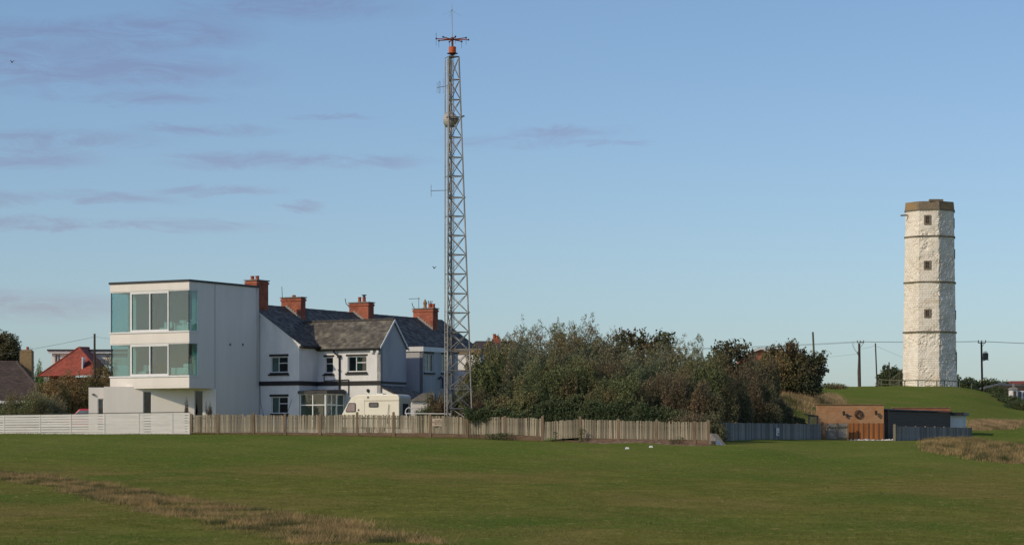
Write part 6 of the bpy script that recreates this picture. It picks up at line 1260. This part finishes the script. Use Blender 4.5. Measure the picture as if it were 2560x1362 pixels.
B('evergreen_shrub', 1095, 165, 1.15, 1.0, 3.0, 'brownl', 'dark brown shrub between the caravan and the mast', 'shrub', None, stems=34, twigs=55, leaves=11, ll=.09, lw=.04, seed=28, up=.3)
B('evergreen_shrub', 1060, 163, .8, .7, 1.9, 'darkg', 'small dark shrub beside the pale garage', 'shrub', None, stems=24, twigs=40, leaves=10, ll=.09, lw=.04, seed=29, up=.2)
B('evergreen_shrub', 1150, 166, 1.2, 1.0, 3.0, 'darkg', 'dark shrub seen through the mast base', 'shrub', None, stems=34, twigs=50, leaves=11, ll=.10, lw=.05, seed=30, up=.3)
# ivy over the fence
def clump(name, px0, px1, Y, z0, z1, n, mat, label, cat='ivy', ll=.09, dy=.3):
    r = np.random.default_rng(int(px0)); P = W((px0+px1)/2, Y, 1050); root = thing(name, tuple(P), label, cat)
    px = r.uniform(px0, px1, n); u = (px-px0)/(px1-px0); zz = r.uniform(0, 1, n)**.8; top_ = z1+.10*np.sin(u*17)+.06*np.sin(u*41); low = z0+.12*np.sin(u*13+2)+.10*np.sin(u*29)
    Yy = Y+r.normal(0, dy, n); c = np.stack([(px-CX)/FPX*Yy, Yy, low+(top_-low)*zz], 1); a = unit(r.normal(0, 1, (n, 3))); b_ = unit(np.cross(a, r.normal(0, 1, (n, 3)))); s = r.uniform(.6, 1.2, n)[:, None]*ll*.5
    vv, ff = quads(c, a*s, b_*s*.8); fastmesh('leaves', vv, ff, M[mat], root); 
    m = MB(); 
    for k in range(8): x = W(px0+(px1-px0)*(k+.5)/8, Y+.15); m.tube((x.x, x.y, float(gz(x.x, x.y))), (x.x+r.uniform(-.3, .3), x.y, z1-.1), .02, .01, 4)
    m.build('stems', M['bark'], root); return root
zY_ = lambda py, Y=153.6: (HY-py)/FPX*Y
clump('ivy', 1160, 1268, 153.9, zY_(1045), zY_(1022), 5200, 'darkg', 'dark ivy spilling over the fence right of the mast', dy=.28)
clump('ivy', 1163, 1240, 153.35, zY_(1052), zY_(1036), 1500, 'darkg', 'dark ivy hanging down the front of the fence boards', dy=.08)
clump('hedge_growth', 1268, 1360, 153.6, zY_(1045), zY_(1032), 1700, 'darkg', 'dark leaves resting on the fence top beside the ivy', dy=.25)
def weed(px, Y, h, label, n=260, mat='darkg', w=.3):
    r = np.random.default_rng(int(px)); g_ = G(px, Y); root = thing('weed', g_, label, 'weed'); c = np.stack([r.normal(0, w, n)+g_.x, r.normal(0, .12, n)+g_.y, g_.z+h*r.uniform(0, 1, n)], 1)
    a = unit(r.normal(0, 1, (n, 3))+np.array([0, 0, .6])); b_ = unit(np.cross(a, r.normal(0, 1, (n, 3)))); vv, ff = quads(c, a*.05, b_*.025); fastmesh('leaves', vv, ff, M[mat], root)
    m = MB(); [m.tube(tuple(g_), (g_.x+r.normal(0, w*.7), g_.y, g_.z+h), .008, .004, 4) for k in range(6)]; m.build('stems', M['twig'], root)
weed(1232, 152.7, .35, 'dark weed clump at the fence foot left of a post', mat='darkg'); weed(1256, 152.5, .45, 'taller dark weed clump at the foot of the fence post', mat='darkg', n=320)
weed(1388, 151.2, .6, 'small green weed climbing the sagging fence bay', n=70, w=.08); weed(1453, 150.7, .9, 'green climber on the crooked fence post', n=170, w=.1)
weed(1684, 148.6, .35, 'low weed at the foot of the right fence bays', n=90, w=.15); weed(1700, 148.6, .55, 'sparse sprig in front of the right fence bays', n=60, w=.15); weed(1373, 151.2, .2, 'tiny green tuft under the sagging fence bay', n=60, w=.1, mat='brightg')
# left side
B('hedge_shrub', 68, 166, 1.9, 1.2, 2.9, 'olive', 'grey green shrub behind the white fence at the left', 'shrub', None, stems=40, twigs=50, leaves=11, ll=.10, lw=.035, up=1.1, seed=40)
B('hedge_shrub', 118, 167, 1.4, 1.1, 2.7, 'greyg', 'pale grey green shrub beside the autumn coloured bush', 'shrub', None, stems=34, twigs=50, leaves=11, ll=.10, lw=.035, up=1.1, seed=41)
B('hedge_shrub', 12, 168, 1.3, 1.1, 1.9, 'darkg', 'low dark shrub at the left frame edge', 'shrub', None, stems=26, twigs=40, leaves=11, ll=.10, lw=.045, seed=42)
B('autumn_shrub', 172, 180, 2.6, 1.6, 4.3, 'ochre', 'orange brown autumn bush in front of the red roof', 'shrub', None, stems=50, twigs=60, leaves=11, ll=.11, lw=.06, up=.5, seed=43)
B('autumn_shrub', 243, 181, 1.5, 1.4, 4.7, 'ochre', 'darker autumn bush beside the modern house', 'shrub', None, stems=36, twigs=55, leaves=11, ll=.11, lw=.06, up=.5, seed=44)
B('autumn_shrub', 130, 178, 1.5, 1.2, 3.8, 'ochre', 'lower rusty bush between the pale shrub and the autumn bush', 'shrub', None, stems=34, twigs=55, leaves=10, ll=.11, lw=.055, up=.5, seed=45)
B('garden_tree', 263, 188, 1.2, 1.2, 6.0, 'darkg', 'thin dark tree tight against the left side of the modern house', 'tree', None, stems=16, twigs=38, leaves=8, ll=.11, lw=.05, seed=46, elmin=45)
B('sycamore', 5, 218, 1.75, 1.6, 9.0, 'dark', 'dark tree behind the brown bungalow at the left edge', 'tree', None, stems=34, twigs=50, leaves=10, ll=.17, lw=.13, gap=.27, up=.3, tl=.4, bark='bark', seed=47, trunkh=4.)
B('conifer', 93, 232, 1.1, 1.0, 7.0, 'brightg', 'bright green conifer between the two bungalow roofs', 'tree', None, stems=30, twigs=45, leaves=11, ll=.10, lw=.04, up=1.4, seed=48, elmin=40)
B('bare_shrub', 466, 169, .33, .3, 2.4, 'ochre', 'bare slender shrub under the overhang of the modern house', 'shrub', None, stems=16, twigs=10, leaves=0, seed=49, elmin=70, trunk_r=.016, up=2.5, tl=.6)
B('bare_shrub', 522, 169.5, .45, .4, 2.2, 'ochre', 'bare fan shaped shrub by the right ground floor window', 'shrub', None, stems=26, twigs=10, leaves=0, seed=50, elmin=62, trunk_r=.014, up=2.0, tl=.6)
# right hand hedges beyond the hill
B('hawthorn', 2228, 352, 2.3, 2, 3.6, 'darkg', 'dark hawthorn left of the tower foot', 'bush', 'dark bushes beyond the hill', stems=36, twigs=40, leaves=12, ll=.2, lw=.12, up=.4, seed=60, twigvis=.4, z=8.0)
for i, (px, top_, rx, lb_) in enumerate([(2400, 938, 2.3, 'dark bush touching the right side of the tower foot'), (2440, 947, 2.2, 'dark bush behind the transformer pole'), (2475, 945, 2.0, 'rounded dark bush right of the transformer pole'), (2503, 949, 1.8, 'dark bush above the low brown building'), (2540, 958, 1.8, 'dark bush by the distant red roof')]):
    zt2 = (HY-top_)/FPX*356; B('hawthorn', px, 356, rx, 2, zt2-7.2, 'darkg', lb_, 'bush', 'dark bushes beyond the hill', stems=30, twigs=40, leaves=11, ll=.2, lw=.12, up=.4, seed=61+i, twigvis=.4, z=7.2)
for i, (px, Y, rx, h, lb_) in enumerate([(2493, 322, 1.3, 1.2, 'low dark bush on the bank crest left of the white hut'), (2520, 296, 1.5, 1.0, 'low bush below the white hut'), (2545, 280, 1.6, 1.0, 'lowest of the bank bushes near the frame edge'), (2500, 305, 1.2, .8, 'small bush on the bank between the others'), (2565, 290, 1.8, 1.2, 'bank bush cut by the frame edge')]):
    B('gorse', px, Y, rx, 1.5, h, 'darkg', lb_, 'bush', 'gorse bushes on the right bank', stems=24, twigs=32, leaves=10, ll=.14, lw=.08, up=.5, seed=70+i, twigvis=.4)
B('gorse', 2085, 300, 1.7, 1.2, .75, 'olive', 'low scrub on the hill crest right of the sycamore', 'bush', None, stems=20, twigs=24, leaves=8, ll=.13, lw=.06, up=.9, seed=80, twigvis=.6)
# ================================================================= ROUGH GRASS
def poly_pts(poly, n, y0=40, y1=420):
    """random ground points inside a ground polygon given by photo corners"""
    G_ = np.array([hit(px, py, y0, y1) for px, py in poly]); mn, mx_ = G_.min(0), G_.max(0); out = np.empty((0, 2))
    while len(out) < n:
        c = RNG.uniform(mn, mx_, (n*2, 2)); ins = np.zeros(len(c), bool); j = len(G_)-1
        for i in range(len(G_)):
            xi, yi = G_[i]; xj, yj = G_[j]; ins ^= ((yi > c[:, 1]) != (yj > c[:, 1])) & (c[:, 0] < (xj-xi)*(c[:, 1]-yi)/(yj-yi+1e-9)+xi); j = i
        out = np.vstack([out, c[ins]])
    return out[:n]
strip = [(-60,1178),(120,1189),(220,1206),(330,1224),(450,1246),(560,1260),(680,1279),(800,1300),(920,1322),(1040,1348),(1110,1361),(780,1361),(690,1347),(600,1325),(500,1304),(420,1287),(330,1268),(240,1250),(150,1227),(80,1210),(-60,1192)]
p = poly_pts(strip, 150000, 40); 
# tussocks: height and density vary
hn = .5+.5*np.sin(p[:, 0]*1.9+np.sin(p[:, 1]*1.3)*2)*np.sin(p[:, 1]*1.1+p[:, 0]*.6); keep = RNG.random(len(p)) < .35+.65*hn; p = p[keep]; hn = hn[keep]
jit = RNG.normal(0, .22, p.shape); p = p+jit
blades('rough_grass', p[:, 0], p[:, 1], RNG.uniform(.04, .20, len(p))*(.3+.9*hn), RNG.uniform(.006, .016, len(p)), M['straw2'], lean=.55, kind='stuff')
for poly, n, h, mt, w, nm_ in (([(2310,1122),(2330,1100),(2420,1098),(2480,1110),(2600,1118),(2600,1160),(2480,1155),(2400,1142),(2340,1134)], 60000, .42, 'straw2', .03, 'rough_grass'),
                        ([(2425,1060),(2440,1052),(2500,1054),(2560,1054),(2545,1068),(2490,1074),(2425,1077)], 22000, .5, 'straw', .035, 'dry_grass'),
                        ([(1895,985),(1925,968),(1990,990),(2035,992),(2070,1000),(2048,1075),(2000,1075),(1940,1030)], 42000, .6, 'straw', .035, 'dry_grass'),
                        ([(2060,985),(2095,990),(2122,1020),(2085,1030),(2065,1010)], 7000, .55, 'straw', .03, 'dry_grass')):
    p = poly_pts(poly, n, 60, 330); hn = .5+.5*np.sin(p[:, 0]*1.3+1)*np.sin(p[:, 1]*.7+p[:, 0]*.5); kp = RNG.random(len(p)) < .3+.7*hn; p = p[kp]; hn = hn[kp]; p = p+RNG.normal(0, .3, p.shape)
    blades(nm_, p[:, 0], p[:, 1], RNG.uniform(.3, 1, len(p))*h*(.5+.6*hn), RNG.uniform(.5, 1.2, len(p))*w, M[mt], lean=.28, kind='stuff')
# turf fuzz over the visible fairway
n = 420000; Yv = 43+(128-43)*RNG.random(n)**1.25; Xv = (RNG.random(n)-.5)*2*(.225*Yv)
blades('turf', Xv, Yv, RNG.uniform(.015, .055, n), RNG.uniform(.007, .016, n)*(.6+Yv/90), M['blade'], lean=.7, kind='stuff')
# longer uncut tufts along the fence foot
n = 16000; px = RNG.uniform(0, 1800, n); Yv = np.interp(px, [0, 473, 478, 1771, 1800], [157.6, 156.8, 159.9, 147.9, 148])-.12-np.abs(RNG.normal(0, .1, n)); Xv = (px-CX)/FPX*Yv
blades('verge_grass', Xv, Yv, RNG.uniform(.03, .14, n), RNG.uniform(.01, .02, n), M['blade'], lean=.3, kind='stuff')

nc_ = 900; Yc = 44+(150-44)*RNG.random(nc_)**1.1; Xc = (RNG.random(nc_)-.5)*2*.215*Yc; k = 26; n = nc_*k
Xv = np.repeat(Xc, k)+RNG.normal(0, .10, n); Yv = np.repeat(Yc, k)+RNG.normal(0, .10, n); hv = np.repeat(RNG.uniform(.03, .10, nc_), k)*RNG.uniform(.5, 1.1, n)
blades('grass_tufts', Xv, Yv, hv, np.full(n, .014), M['tuft'], lean=.5, kind='stuff')
